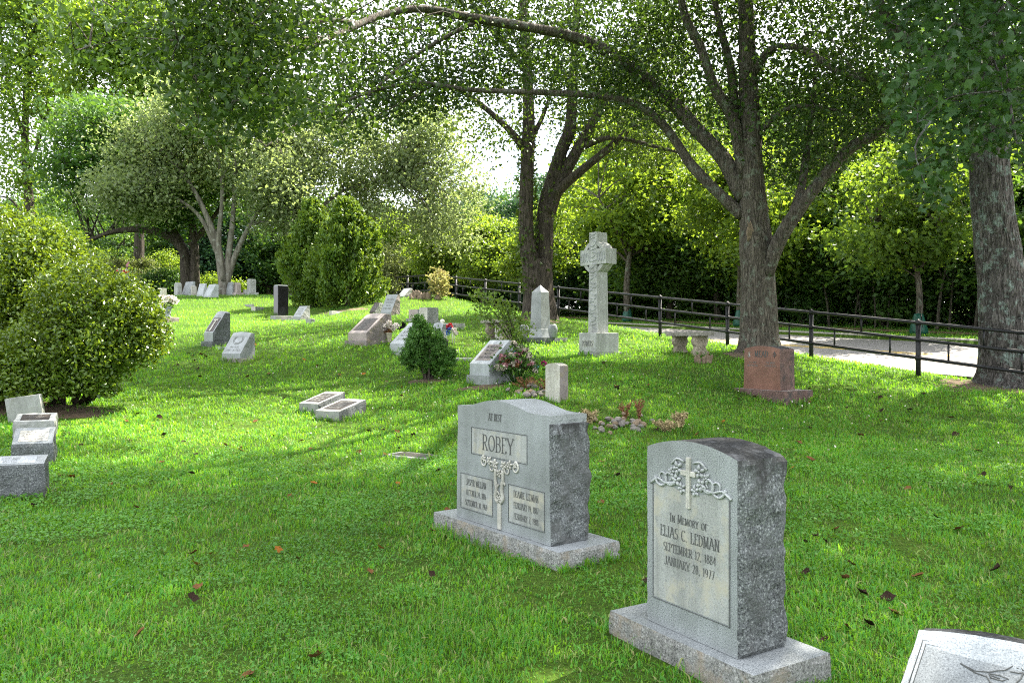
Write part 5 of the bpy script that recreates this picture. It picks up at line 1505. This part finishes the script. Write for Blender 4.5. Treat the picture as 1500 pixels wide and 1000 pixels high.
for t in np.arange(-4, 80, 4.8): spots.append((21 + rg.uniform(-1.2, 1.2), t + rg.uniform(-1, 1), 3 if t < 30 else 0, .98 if t < 34 else .95))
for t in np.arange(0, 90, 6): spots.append((28 + rg.uniform(-1.5, 1.5), t + rg.uniform(-1, 1), 2, 1.2 if t < 40 else 1.0))
for t in (13.5, 20.5, 26.5, 33): spots.append((16.2, t, 4, .86))
for t in np.arange(6, 46, 5.2): spots.append((36 + rg.uniform(-2, 2), t, (0, 3, 2)[int(t) % 3], 1.65))
wp.append(wood(45, (M['bark_dark'], M['leaf_maple']), 11.5, 3.4, "yellow green woodland tree glowing at the front of the wood beyond the road", "woodland_tree"))
WL.append("yellow green woodland tree glowing at the front of the wood beyond the road"); first.append(True)
for i, (s_, t, k, q0_) in enumerate(spots):
    if rg.random() < .25 and k != 4: k = rg.randrange(4)
    x, y = xy(s_, t)
    o = wp[k] if first[k] else copy_tree(wp[k]); first[k] = False
    q = rg.uniform(.88, 1.1) * q0_
    w_ = max(q, .85)
    o.location = (x, y, ground_z(x, y) - .1); o.rotation_euler = (0, 0, rg.uniform(0, 6.28)); o.scale = (w_ * rg.uniform(.9, 1.15), w_ * rg.uniform(.9, 1.15), q)
    o["label"] = WL[k]
# undergrowth shrubs closing the foot of the wood
def shrub_mesh_thing(name, label, seed, mats, rd=(1.5, 1.3, 1.0), n_cl=60, per=80, cr=.3, leaf=.2, kind="quad", group=None, Z=0, X=0, Y=0, inner=.3):
    return tree(name, label, X, Y, [((0, 0, rd[2] * .95), rd, 1)], [([(0, 0, -.1), (.1, 0, rd[2] * .6), (0, .1, rd[2] * 1.2)], .05, .02), ([(0, 0, 0), (-rd[0] * .4, 0, rd[2] * .7)], .04, .02), ([(0, 0, 0), (rd[0] * .4, 0.1, rd[2] * .7)], .04, .02)],
                n_cl, per, cr, leaf, kind, mats, seed, group, "shrub", Z=Z, inner=inner, twig=.015)
ug = [shrub_mesh_thing("undergrowth_shrub", "dark shrub of the undergrowth at the wood's edge", 51, (M['bark_dark'], M['leaf_wood']), (2.4, 1.6, 1.5), 80, 90, .4, .24, group="shrubs at the foot of the wood"),
      shrub_mesh_thing("undergrowth_shrub", "deep green shrub of the undergrowth at the wood's edge", 52, (M['bark_dark'], M['leaf_dark']), (2.2, 1.6, 1.9), 80, 90, .4, .22, group="shrubs at the foot of the wood")]
f2 = [True, True]
for i, t in enumerate(np.arange(-6, 78, 2.9)):
    k = i % 2
    x, y = xy(16.8 + rg.uniform(-1.2, 1.6), t + rg.uniform(-.8, .8))
    o = ug[k] if f2[k] else copy_tree(ug[k]); f2[k] = False
    o.location = (x, y, ground_z(x, y) - .1); o.rotation_euler = (0, 0, rg.uniform(0, 6.28)); q = rg.uniform(.8, 1.3); o.scale = (q, q, q)
# slim bare saplings at the wood's edge
sap = None
for i, (px, s_) in enumerate(((1215, 14), (1252, 14.2), (1262, 14.6), (1282, 13.8), (1300, 14.5), (1372, 13.9), (1390, 14.4), (1428, 14.0))):
    k = (px - CX) / FPX
    t = (FO[0] + s_ * FN[0] - k * (FO[1] + s_ * FN[1])) / (k * FD[1] - FD[0])
    x, y = xy(s_, t)
    if sap is None:
        sap = thing("sapling", "slim bare sapling trunk at the dark edge of the wood", "sapling", (x, y, ground_z(x, y)), 0, "bare saplings at the wood's edge")
        T_ = Tubes(); T_.add([(0, 0, -.1), (-.12, 0, 1.2), (-.4, .1, 2.6), (-.9, .1, 4.6)], [.06, .02], 7, .1, sub=4); T_.add([(-.2, 0, 1.7), (.1, .1, 2.6), (.5, .1, 3.6)], [.03, .01], 6, sub=4)
        obj("trunk", T_.mesh("trunk"), M['bark'], sap)
        g_ = np.random.default_rng(5)
        obj("crown", leaf_mesh("crown", np.array((-.6, .1, 4.4)) + g_.normal(size=(240, 3)) * np.array((.6, .5, .4)), .2, g_, "quad"), M['leaf_wood'], sap)
    else:
        o = copy_tree(sap, (x, y, ground_z(x, y)), rg.uniform(-.5, 3.5), rg.uniform(.7, 1.15))

# trees at the left and on the crest
x, y = at(40, 58)
tree("poplar_tree", "tallest thin open crowned tree at the far left edge", x, y, [((0, 0, 15), (3.6, 3.6, 9), 2), ((.5, 0, 23), (3.2, 3.2, 7), 2)],
     [([(0, 0, 0), (.2, 0, 6), (-.2, .1, 12), (.1, 0, 20), (-.3, 0, 28)], .42, .08), ([(0, 0, 9), (1.4, 0, 14), (2.0, 0, 20)], .14, .05), ([(0, 0, 11), (-1.4, 0, 16), (-2.2, 0, 22)], .14, .05), ([(0, 0, 14), (.8, -.6, 19), (1.6, -.6, 25)], .12, .04), ([(0, 0, 6), (-1.2, 0, 7.5), (-2.6, 0, 7.8)], .1, .04)],
     330, 60, .75, .27, "oval", (M['bark_dark'], M['leaf_street']), 61)
x, y = at(200, 56)
tree("maple_tree", "tall fresh green tree behind the silvery one on the left", x, y, [((0, 0, 14.5), (4.8, 4.2, 5.2), 3), ((-1.5, -.5, 18.5), (3.2, 3, 3), 2), ((2.6, 0, 17.5), (2.8, 2.6, 3), 1.5)],
     [([(0, 0, 0), (.2, 0, 6), (-.2, .1, 12), (.1, 0, 19)], .4, .08), ([(0, 0, 8), (2, 0, 12), (3, 0, 15)], .15, .05), ([(0, 0, 8), (-2, 0, 12), (-3, 0, 16)], .15, .05)],
     240, 180, .85, .30, "quad", (M['bark_dark'], M['leaf_bright']), 62)
x, y = at(278, 47.5)
tree("maple_tree", "dark spreading crest tree with a thick twin trunk and a low arching limb", x, y, [((-3.5, .5, 6.8), (5.2, 4, 2.8), 3), ((-4.5, 0, 9.2), (3.8, 3.6, 2.2), 2), ((-.5, .3, 4.8), (1.8, 1.6, 1.2), .5), ((1.5, 1, 7.5), (2.8, 2.8, 2.2), 1)],
     [([(-.15, 0, -.1), (-.2, 0, 1.5), (-.5, 0, 3.0), (-2.0, 0, 3.9), (-4.2, 0, 3.9), (-6, .3, 3.4)], .42, .10), ([(.22, 0, -.1), (.25, 0, 1.6), (.2, .1, 3.5), (-.3, .2, 6), (-1, .2, 9)], .36, .08), ([(0, 0, 3), (1.4, .4, 5), (2.4, .6, 7)], .18, .06), ([(-.5, 0, 3.2), (-2, 0, 5.5), (-4, 0, 8)], .2, .06)],
     200, 170, .75, .26, "quad", (M['bark_dark'], M['leaf_dark']), 63)
x, y = at(328, 44)
tree("silver_maple_tree", "silvery leaved multi stemmed tree on the crest behind the far row of stones", x, y, [((-.8, 0, 9.8), (3.6, 3, 2.8), 2), ((-3.6, 0, 7.6), (2.8, 2.6, 2.6), 2), ((1.9, -.3, 7.6), (3.2, 3, 3.4), 2), ((-4.6, -.3, 5.2), (1.8, 1.8, 1.5), 1), ((3.2, -.4, 5.0), (1.8, 1.8, 1.6), 1)],
     [([(0, 0, -.1), (-.1, 0, 1.2), (-.5, 0, 3.2), (-1.8, 0, 6), (-3.6, -.2, 8.2)], .30, .05), ([(.05, .1, 0), (.2, .1, 2), (.5, .1, 5), (.6, 0, 9)], .24, .05), ([(.1, 0, .6), (.7, 0, 2.4), (1.9, 0, 4.6), (3.6, -.1, 6.2)], .20, .04),
      ([(0, -.1, .8), (-.2, -.2, 3), (0, -.3, 6), (-.8, -.3, 10)], .18, .04), ([(-.2, 0, 2), (-1.4, 0, 4.4), (-3.4, 0, 5.6), (-5, -.2, 5.6)], .14, .03)],
     230, 130, .72, .21, "oval", (M['bark_pale'], M['leaf_silver']), 64)
x, y = at(426, 47)
tree("silver_maple_tree", "pale barked tree with thin grey green leaves rising behind the cedars", x, y, [((2.4, 0, 8.6), (3.4, 3, 3.4), 2), ((5.2, .2, 6.6), (3.0, 3, 3.0), 2), ((8.6, -.4, 6.0), (2.8, 2.6, 3.2), 1.8), ((-.5, 0, 9), (3.0, 3, 3), 1.3), ((7, 0, 9), (3, 3, 2.2), 1.2)],
     [([(0, 0, -.1), (.1, 0, 2), (.5, 0, 5), (.8, 0, 9)], .36, .06), ([(.25, .1, 1.8), (1.2, 0, 4.5), (3, 0, 6.2), (6, -.2, 7)], .18, .03), ([(.2, 0, 2.6), (.9, -.2, 5.5), (2.2, -.2, 9)], .18, .04), ([(-.1, 0, 2.4), (-.6, 0, 5), (-1.6, 0, 8)], .18, .04)],
     240, 125, .74, .21, "oval", (M['bark_pale'], M['leaf_silver']), 65)
# far screen of trees behind the crest
lab = "hazy far tree closing the view behind the crest on the left"
ft = None
for i, (px, Yv, q) in enumerate(((-60, 62, .8), (10, 70, .75), (80, 66, .85), (130, 74, .8), (180, 64, .7), (240, 72, .95), (300, 68, .9), (350, 76, .95), (395, 70, .9), (440, 78, .95), (490, 72, .9), (540, 82, .9), (590, 86, .85), (20, 90, 1.0), (140, 95, 1.05), (260, 95, 1.0), (380, 98, .9), (60, 105, 1.25), (200, 108, 1.2), (310, 104, 1.1), (440, 108, 1.0), (500, 100, .95), (560, 104, .95), (-20, 100, 1.2))):
    x, y = at(px, Yv)
    k = (1, 0, 3)[i % 3]
    o = copy_tree(wp[k], (x, y, Hs(x, y) - .2), i * 1.3, (q * 1.3, q * 1.3, q))
    o["label"] = lab; o["group"] = "far trees behind the crest"
# shrubs by the crest
for (px, py, Yv, rd, mt, lab, sd) in ((190, 420, 50, (2.0, 1.5, 1.55), 'leaf_grey', "grey green rounded shrub behind the hedge on the crest", 71), (238, 425, 48.5, (1.0, .9, .95), 'leaf_dark', "dark green round shrub left of the thick twin trunk", 72),
                                      (318, 420, 54, (1.7, 1.3, 1.1), 'leaf_maple', "yellow green shrub glowing between the two crest trunks", 73), (160, 395, 55, (2.2, 1.6, 1.9), 'leaf_bright', "bright shrub rising behind the grey green one", 74),
                                      (248, 395, 56, (1.8, 1.4, 2.0), 'leaf_maple', "yellow green shrub behind the dark round one", 75), (120, 400, 52, (1.7, 1.4, 1.6), 'leaf_grey', "olive shrub just over the hedge top", 76)):
    x, y = at(px, Yv)
    shrub_mesh_thing("shrub", lab, sd, (M['bark_dark'], M[mt]), rd, 80, 70, .26, .14, "oval", "shrubs along the crest", Z=Hs(x, y) - .1, X=x, Y=y)
x, y = at(362, 46); 
# red leaved shrub and stump on the crest by the fence
X, Y, Z = hit(641, 437)
shrub_mesh_thing("nandina_shrub", "small orange and yellow leaved shrub on the crest by the fence", 78, (M['bark_dark'], M['leaf_nandina']), (.42, .4, .62), 34, 40, .12, .10, "oval", None, Z=Z, X=X, Y=Y)
X, Y, Z = hit(622, 437)
r = thing("stump", "broken reddish brown stump beside the orange leaved shrub", "stump", (X, Y, Z))
T_ = Tubes()
for i in range(10):
    x0 = random.uniform(-.55, .55); T_.add([(x0, random.uniform(-.2, .2), -.1), (x0 + random.uniform(-.05, .05), 0, .14), (x0 + random.uniform(-.12, .12), .03, random.uniform(.2, .42))], [.12, .1, .03], 7, .3, i, sub=3)
obj("splintered_wood", T_.mesh("splintered_wood"), M['wood'], r)

# cedars
def cedar(px, py, Yv, wpx, hpx, label, seed):
    x, y = at(px, Yv); mpp = Yv / FPX
    rng = np.random.default_rng(seed); Rr, Hh = wpx * mpp / 2, hpx * mpp
    z0 = Hs(x, y) - .05
    n_ = 620
    f = rng.random(n_) ** .8; an = rng.uniform(0, 6.28, n_)
    prof = np.interp(f, [0, .06, .25, .45, .7, .9, 1], [.55, .85, 1, .92, .62, .26, .05])
    q = rng.uniform(.12, 1.0, n_) ** .5
    C = np.stack([np.cos(an) * Rr * prof * q, np.sin(an) * Rr * prof * q, .12 + f * (Hh - .25)], 1)
    C[:, 0] += .12 * np.sin(C[:, 2] * 2.5 + seed)
    P, A = [], []
    for c, a in zip(C, an):
        k = 70
        out = np.array((math.cos(a) * .8, math.sin(a) * .8, 1.1)); out /= np.linalg.norm(out)
        t_ = rng.random((k, 1))
        P.append(c + out * (t_ - .4) * .55 + rng.normal(size=(k, 3)) * (.13 * (1.15 - t_))); A.append(np.tile(out, (k, 1)))
    r = thing("cedar_tree", label, "tree", (x, y, z0), 0, "two cone shaped cedars on the lawn")
    T_ = Tubes(); T_.add([(0, 0, -.1), (.05, 0, Hh * .4), (0, 0, Hh * .92)], [.13, .02], 8, .1, seed, sub=4)
    obj("trunk", T_.mesh("trunk"), M['bark_dark'], r)
    obj("crown", leaf_mesh("crown", np.vstack(P), .15, rng, "quad", up=.1, droop=-.2, axis=np.vstack(A), aspect=.42), M['leaf_cedar'], r)
cedar(458, 450, 34.5, 92, 156, "narrow pointed cedar, left and farther of the two on the lawn", 81)
cedar(510, 455, 33, 112, 157, "broad pointed cedar, right and nearer of the two on the lawn", 82)
x, y = at(562, 42)
shrub_mesh_thing("shrub", "pale leaved shrub at the right flank of the cedars", 83, (M['bark_dark'], M['leaf_grey']), (1.3, 1.1, 1.6), 60, 60, .24, .13, "oval", None, Z=Hs(x, y), X=x, Y=y)

# trimmed juniper
X, Y, Z = hit(627, 556)
mpp = Y / FPX; rng = np.random.default_rng(15)
r = thing("juniper_bush", "trimmed dark green juniper bush with a pointed lump on top, middle of the lawn", "bush", (X, Y, Z))
lob = [(-17, 34, 20), (4, 36, 22), (18, 31, 16), (-9, 54, 20), (-11, 72, 13), (-14, 84, 7), (25, 22, 13), (-27, 28, 12), (8, 58, 14), (2, 22, 14), (30, 34, 9), (-20, 48, 12), (14, 44, 12)]
P, A = [], []
for (a, b, rr) in lob:
    k = int(rr * 3.6)
    d_ = rand_dirs(rng, k, .25)
    Cc = np.array((a * mpp, 0, b * mpp)) + d_ * np.array((1, 1.0, 1)) * rr * mpp * rng.uniform(.7, 1.0, (k, 1))
    Cc[:, 1] += rng.normal(size=k) * .05
    for c, dd in zip(Cc, d_):
        m_ = 46; o_ = dd + np.array((0, 0, .5)); o_ /= np.linalg.norm(o_)
        t_ = rng.random((m_, 1))
        P.append(c + o_ * (t_ - .3) * .10 + rng.normal(size=(m_, 3)) * .024); A.append(np.tile(o_, (m_, 1)))
obj("crown", leaf_mesh("crown", np.vstack(P), .052, rng, "quad", up=.1, droop=-.1, axis=np.vstack(A), aspect=.42), M['leaf_juniper'], r)
T_ = Tubes()
for i in range(6): T_.add([(.05 * math.cos(i), .05 * math.sin(i), -.05), (.12 * math.cos(i), .12 * math.sin(i), .25), (.22 * math.cos(i), .2 * math.sin(i), .6)], [.03, .015], 6, .2, i, sub=3)
obj("trunk", T_.mesh("trunk"), M['bark_dark'], r)

# the broad hedge shrub at the left, and the arborvitae behind it
def leafy_mass(name, label, cat, foot, lobes, n_, size, mat, seed, tuft, group=None, kind="oval"):
    rng = np.random.default_rng(seed)
    w = np.array([l[1][0] * l[1][2] for l in lobes]); w /= w.sum()
    P = []
    for (c, rd), ww in zip(lobes, w):
        k = int(n_ * ww / tuft)
        d_ = rand_dirs(rng, k, .1)
        bumps = np.array([mn.noise(Vector(v) * 2.6 + Vector((seed, c[0], 0))) * .30 + mn.noise(Vector(v) * 7 + Vector((seed, 0, c[0]))) * .20 for v in d_])
        f = (1 + bumps) * np.where(rng.random(k) < .04, rng.uniform(1.05, 1.2, k), 1.0) * np.where(rng.random(k) < .72, rng.uniform(.88, 1.04, k), rng.uniform(.4, .9, k))
        Cc = np.array(c) + d_ * np.array(rd) * f[:, None]
        P.append(np.repeat(Cc, tuft, 0) + rng.normal(size=(k * tuft, 3)) * size * .9)
    P = np.vstack(P) - np.array(foot)
    P = P[P[:, 2] > .12]
    r = thing(name, label, cat, tuple(foot), 0, group)
    obj("crown", leaf_mesh("crown", P, size, rng, kind, up=.8), mat, r)
    T_ = Tubes(); g_ = random.Random(seed)
    for i in range(16):
        c, rd = lobes[i % len(lobes)]
        e = Vector(c) - Vector(foot) + Vector((g_.uniform(-.6, .6) * rd[0], g_.uniform(-.6, .6) * rd[1], g_.uniform(-.3, .6) * rd[2]))
        b0 = Vector((e.x * .35 + g_.uniform(-.2, .2), e.y * .35, -.05))
        T_.add([b0, b0.lerp(e, .5) + Vector((0, 0, .15)), e], [.04, .01], 6, .2, i, sub=3)
    obj("trunk", T_.mesh("trunk"), M['bark_dark'], r)
    return r
fx, fy = at(70, 14.0)
leafy_mass("holly_hedge", "broad glossy leaved holly shrub overhanging the markers at the left", "shrub", (fx, fy, Hs(fx, fy)),
           [(tuple(P3(-15, 450, 14.6)), (1.45, 1.3, 1.62)), (tuple(P3(55, 412, 14.3)), (.95, 1, .98)), (tuple(P3(128, 450, 13.4)), (.78, .85, .66)), (tuple(P3(182, 468, 13.5)), (.55, .65, .55)), (tuple(P3(212, 496, 13.6)), (.30, .45, .36)),
            (tuple(P3(95, 515, 13.0)), (.85, .75, .58)), (tuple(P3(148, 545, 13.0)), (.26, .35, .46)), (tuple(P3(30, 555, 12.9)), (.95, .75, .55)), (tuple(P3(-50, 540, 13.6)), (1.2, 1, .8)), (tuple(P3(165, 515, 13.3)), (.5, .5, .35))],
           100000, .07, M['leaf_holly'], 91, 5)
fx, fy = at(86, 17)
leafy_mass("arborvitae_shrub", "bright fine leaved rounded shrub peeking over the holly shrub", "shrub", (fx, fy, Hs(fx, fy)), [(tuple(P3(84, 410, 17)), (.55, .6, 1.28)), (tuple(P3(60, 430, 17)), (.5, .5, 1.0))], 16000, .06, M['leaf_arbor'], 92, 5, kind="quad")

# ------------------------------------------------------------------ grass
rng = np.random.default_rng(2024)
def blades(n_, Ya, Yb, pw):
    u = rng.random(n_)
    Y_ = (Ya ** (1 - pw) + u * (Yb ** (1 - pw) - Ya ** (1 - pw))) ** (1 / (1 - pw))
    half = .66 * Y_ + 1.6
    X_ = rng.uniform(-1, 1, n_) * half
    return X_, Y_
def clump_noise(x, y):
    return np.sin(x * 3.1 + 1.7 * np.sin(y * 2.3)) * np.sin(y * 2.7 + 1.3 * np.sin(x * 1.9)) * .5 + np.sin(x * 9.3 + y * 4.1) * np.sin(y * 8.7 - x * 3.3) * .5
xs, ys = [], []
for n_, a, b_, pw in ((360000, 1.9, 9, 1.05), (330000, 9, 20, 1.1), (190000, 20, 50, 1.2)):
    X_, Y_ = blades(n_, a, b_, pw); xs.append(X_); ys.append(Y_)
# a narrow band of turf beyond the road
tt = rng.uniform(-8, 62, 26000); ss = np.concatenate([rng.uniform(9.1, 11.2, 14000), rng.uniform(13, 15, 12000)])
vx, vy = xy(ss, tt); xs.append(vx); ys.append(vy)
X_ = np.concatenate(xs); Y_ = np.concatenate(ys)
s_, t_ = st(X_, Y_)
keep = (s_ < 1.3) | (s_ > 9.05)
for (ex, ey, ux, uy, hw, hd) in EXC:
    dx, dy = X_ - ex, Y_ - ey
    keep &= ~((np.abs(dx * ux + dy * uy) < hw) & (np.abs(-dx * uy + dy * ux) < hd))
cn = clump_noise(X_, Y_)
keep &= rng.random(len(X_)) < np.clip(.8 + .45 * cn, .25, 1)
# bare litter spots: under the hedge, at the tree feet, right of the low markers
for (px, py, rx, ry) in ((95, 608, .75, .4), (40, 600, 1.6, .9), (620, 559, .45, .22), (790, 470, 1.1, .8), (1100, 520, .9, .5), (1470, 565, 1.6, 1.0), (500, 455, 1.7, 1.0), (710, 566, .5, .25)):
    hx, hy, hz = hit(px, py)
    q = ((X_ - hx) / rx) ** 2 + ((Y_ - hy) / ry) ** 2
    keep &= ~((q < 1) & (rng.random(len(X_)) < 1 - q * .7))
X_, Y_, cn = X_[keep], Y_[keep], cn[keep]
# longer untrimmed blades along the feet of the stones
ex_, ey_ = [], []
for (ex, ey, ux, uy, hw, hd) in EXC:
    if math.hypot(ex, ey) > 26: continue
    per = int(4 * (hw + hd) * (260 if math.hypot(ex, ey) < 9 else 130))
    e = rng.uniform(-1, 1, per); sdw = rng.integers(0, 4, per); o_ = rng.uniform(.0, .035, per)
    la = np.where(sdw < 2, e * hw, np.where(sdw == 2, hw + o_, -hw - o_)); lb = np.where(sdw < 2, np.where(sdw == 0, hd + o_, -hd - o_), e * hd)
    m_ = mn.noise(Vector((ex, ey, 0)))
    pick = np.sin(e * 9 + ex * 5 + sdw) + rng.normal(size=per) * .5 > -.3
    la, lb = la[pick], lb[pick]
    ex_.append(ex + la * ux - lb * uy); ey_.append(ey + la * uy + lb * ux)
n0 = len(X_)
X_ = np.concatenate([X_] + ex_); Y_ = np.concatenate([Y_] + ey_); cn = np.concatenate([cn, np.full(len(X_) - n0, .3)])
n_ = len(X_)
Z_ = H(X_, Y_)
dist = np.hypot(X_, Y_)
sc = np.clip((dist / 4.5), .8, 9) ** .46
hgt = rng.uniform(.03, .068, n_) * (1 + .35 * cn) * sc ** .62
hgt[n0:] *= rng.uniform(1.0, 1.9, n_ - n0)
clov = (rng.random(n_) < .16) & (dist < 24)
an = rng.uniform(0, 6.283, n_); lean = rng.uniform(.15, 1.05, n_)
wid = rng.uniform(.0026, .0052, n_) * sc * 1.15
bd = np.stack([np.cos(an), np.sin(an), np.zeros(n_)], 1); sd_ = np.stack([-np.sin(an), np.cos(an), np.zeros(n_)], 1)
P0 = np.stack([X_, Y_, Z_ - .012], 1); up = np.array((0, 0, 1.0))
h1 = hgt[:, None]; ln = lean[:, None]; ww = wid[:, None]
wm = np.where(clov, 2.6, .8)[:, None]
V = np.stack([P0 - sd_ * ww * .5, P0 + sd_ * ww * .5, P0 + up * h1 * .62 + bd * h1 * ln * .38 - sd_ * ww * .5 * wm, P0 + up * h1 * .62 + bd * h1 * ln * .38 + sd_ * ww * .5 * wm, P0 + up * h1 * (1 - .32 * ln) + bd * h1 * ln * 1.05], 1).reshape(-1, 3)
bi = np.arange(n_)[:, None] * 5
gm = mesh_np("grass", V, [bi + np.array([[0, 1, 3, 2]]), bi + np.array([[2, 3, 4]])])
go = obj("grass", gm, M['blade'], kind="stuff")
go["label"] = "mown lawn grass with clover"

cxx = rng.uniform(-1, 1, 150000); cyy = 2.0 + rng.random(150000) ** .8 * 9
cxx = cxx * (.66 * cyy + 1.4)
pn = np.array([mn.noise(Vector((a * .9, b * .9, 3.3))) + .5 * mn.noise(Vector((a * 2.7, b * 2.7, 8))) for a, b in zip(cxx, cyy)])
kc = (pn > .16) & (st(cxx, cyy)[0] < .6)
for (ex, ey, ux, uy, hw, hd) in EXC:
    dx, dy = cxx - ex, cyy - ey
    kc &= ~((np.abs(dx * ux + dy * uy) < hw) & (np.abs(-dx * uy + dy * ux) < hd))
cxx, cyy = cxx[kc], cyy[kc]
Pc = np.stack([cxx, cyy, H(cxx, cyy) + rng.uniform(.02, .06, len(cxx))], 1)
o = obj("clover_grass", leaf_mesh("clover_grass", Pc, .017 * np.clip(np.hypot(cxx, cyy) / 5, .9, 1.6), rng, "quad", up=2.2, droop=0, aspect=.9), M['clover'], kind="stuff"); o["label"] = "patches of clover leaves in the lawn"

# litter soil patches
def patch(px, py, rx, ry, seed):
    x, y, z = hit(px, py); k = 26
    g_ = random.Random(seed); V = [(x, y, Hs(x, y) + .012)]
    for ring in (.55, 1):
        for i in range(k):
            a = 2 * math.pi * i / k; q = ring * (1 + (.25 * math.sin(3 * a + seed) + g_.uniform(-.12, .12)) * (ring == 1))
            vx, vy = x + math.cos(a) * rx * q, y + math.sin(a) * ry * q
            V.append((vx, vy, Hs(vx, vy) + (.022 if ring < 1 else -.01)))
    F = [np.array([[0, 1 + i, 1 + (i + 1) % k] for i in range(k)]), np.array([[1 + i, 1 + k + i, 1 + k + (i + 1) % k, 1 + (i + 1) % k] for i in range(k)])]
    obj("soil_ground", mesh_np("soil_ground", np.array(V), F, True), M['soil'], kind="structure")
for i, a in enumerate(((95, 608, .7, .4), (30, 598, 1.7, 1.0), (620, 559, .5, .25), (1460, 566, 1.7, 1.0), (505, 455, 1.0, .5), (790, 470, 1.0, .8), (710, 567, .5, .22), (1095, 521, .8, .5))): patch(*a, i)

# fallen leaves, each its own object
def dead_leaf(seed, mat):
    g_ = np.random.default_rng(seed)
    k = 9; V = []
    for i in range(k):
        f = i / (k - 1); w_ = .5 * math.sin(math.pi * min(1, f * 1.02) ** .8) * (1 + .25 * math.sin(f * 14 + seed))
        cz = .28 * (f - .5) ** 2 * (2 + seed % 3)
        V += [(-w_ * .9, f - .5, cz + .30 * abs(w_) * (1 + .5 * math.sin(seed + i))), (0, f - .5, cz), (w_ * .9, f - .5, cz + .26 * abs(w_) * (1 + .6 * math.cos(seed * 2 + i)))]
    F = []
    for i in range(k - 1):
        a = i * 3; F += [(a, a + 1, a + 4, a + 3), (a + 1, a + 2, a + 5, a + 4)]
    me = bpy.data.meshes.new("fallen_leaf"); me.from_pydata(V, [], F); me.materials.append(mat)
    for p in me.polygons: p.use_smooth = True
    return me
DL = [(dead_leaf(1, M['dead_leaf']), "curled brown dry leaf lying on the lawn", "brown leaves fallen on the lawn"), (dead_leaf(2, M['dead_leaf_dark']), "dark nearly black curled leaf lying on the lawn", "dark leaves fallen on the lawn"),
      (dead_leaf(3, M['dead_leaf']), "curled brown dry leaf lying on the lawn", "brown leaves fallen on the lawn"), (dead_leaf(4, M['dead_leaf_orange']), "orange dry leaf lying on the lawn", "orange leaves fallen on the lawn"), (dead_leaf(5, M['dead_leaf_dark']), "dark nearly black curled leaf lying on the lawn", "dark leaves fallen on the lawn")]
marks = [(280, 697), (200, 748), (163, 713), (282, 816), (308, 817), (288, 833), (360, 806), (407, 812), (437, 824), (290, 866), (283, 884), (205, 935), (463, 970), (365, 997), (557, 808), (632, 848), (541, 843), (633, 782), (460, 712), (424, 730), (497, 712), (583, 712), (640, 694), (582, 635),
         (270, 650), (330, 655), (352, 663), (287, 669), (455, 660), (540, 635), (560, 632), (605, 640), (50, 745), (90, 700), (105, 702), (120, 655), (185, 620), (240, 640), (200, 610), (585, 660), (400, 640), (375, 620), (690, 780), (700, 786), (668, 770), (655, 752), (950, 860), (960, 880), (985, 900),
         (1180, 800), (1195, 790), (1180, 845), (1238, 853), (1210, 800), (1262, 875), (1302, 884), (1270, 920), (1370, 762), (1247, 832), (1310, 905), (1345, 850), (1405, 780), (1440, 700), (1300, 690), (1330, 720), (1225, 780), (1210, 945), (1240, 925), (1260, 640), (1330, 620), (1400, 640), (1420, 590), (1290, 585), (1240, 600), (960, 720), (905, 700), (880, 680), (1060, 620), (1020, 640), (880, 740), (1460, 840), (1480, 720), (1160, 690)]
rgl = random.Random(6)
for _ in range(60): marks.append((rgl.uniform(60, 1460), rgl.uniform(520, 680)))
for _ in range(26): marks.append((rgl.uniform(250, 560), rgl.uniform(455, 560)))
for i, (px, py) in enumerate(marks):
    x, y, z = hit(px, py)
    bad = False
    for (ex, ey, ux, uy, hw, hd) in EXC:
        dx, dy = x - ex, y - ey
        if abs(dx * ux + dy * uy) < hw and abs(-dx * uy + dy * ux) < hd: bad = True
    if bad or st(x, y)[0] > .5: continue
    me, lab, grp = DL[rgl.choice((0, 0, 1, 2, 2, 0, 4, 1, 2, 4, 1, 3))]
    o = bpy.data.objects.new("fallen_leaf", me); COL.objects.link(o)
    sz = rgl.uniform(.05, .095) * (1 if y < 9 else 1.25)
    o.location = (x, y, z + .03); o.scale = (sz, sz, sz); o.rotation_euler = (rgl.uniform(-.6, .6), rgl.uniform(-.6, .6), rgl.uniform(0, 6.28))
    tag(o, lab, "leaf", grp)
# white clover heads
cx2 = np.concatenate([rng.uniform(-7, 1, 170), rng.uniform(-4, 7, 110)]); cy2 = np.concatenate([rng.uniform(12, 26, 170), rng.uniform(10, 20, 110)])
k_ = (st(cx2, cy2)[0] < .5); cx2, cy2 = cx2[k_], cy2[k_]
Pc = np.stack([cx2, cy2, H(cx2, cy2) + .075], 1); Pc = np.repeat(Pc, 4, 0) + rng.normal(size=(len(Pc) * 4, 3)) * .005
o = obj("clover_flowers", leaf_mesh("clover_flowers", Pc, .02, rng, "quad", aspect=.8), M['petal_white'], kind="stuff"); o["label"] = "scattered white clover heads in the lawn"
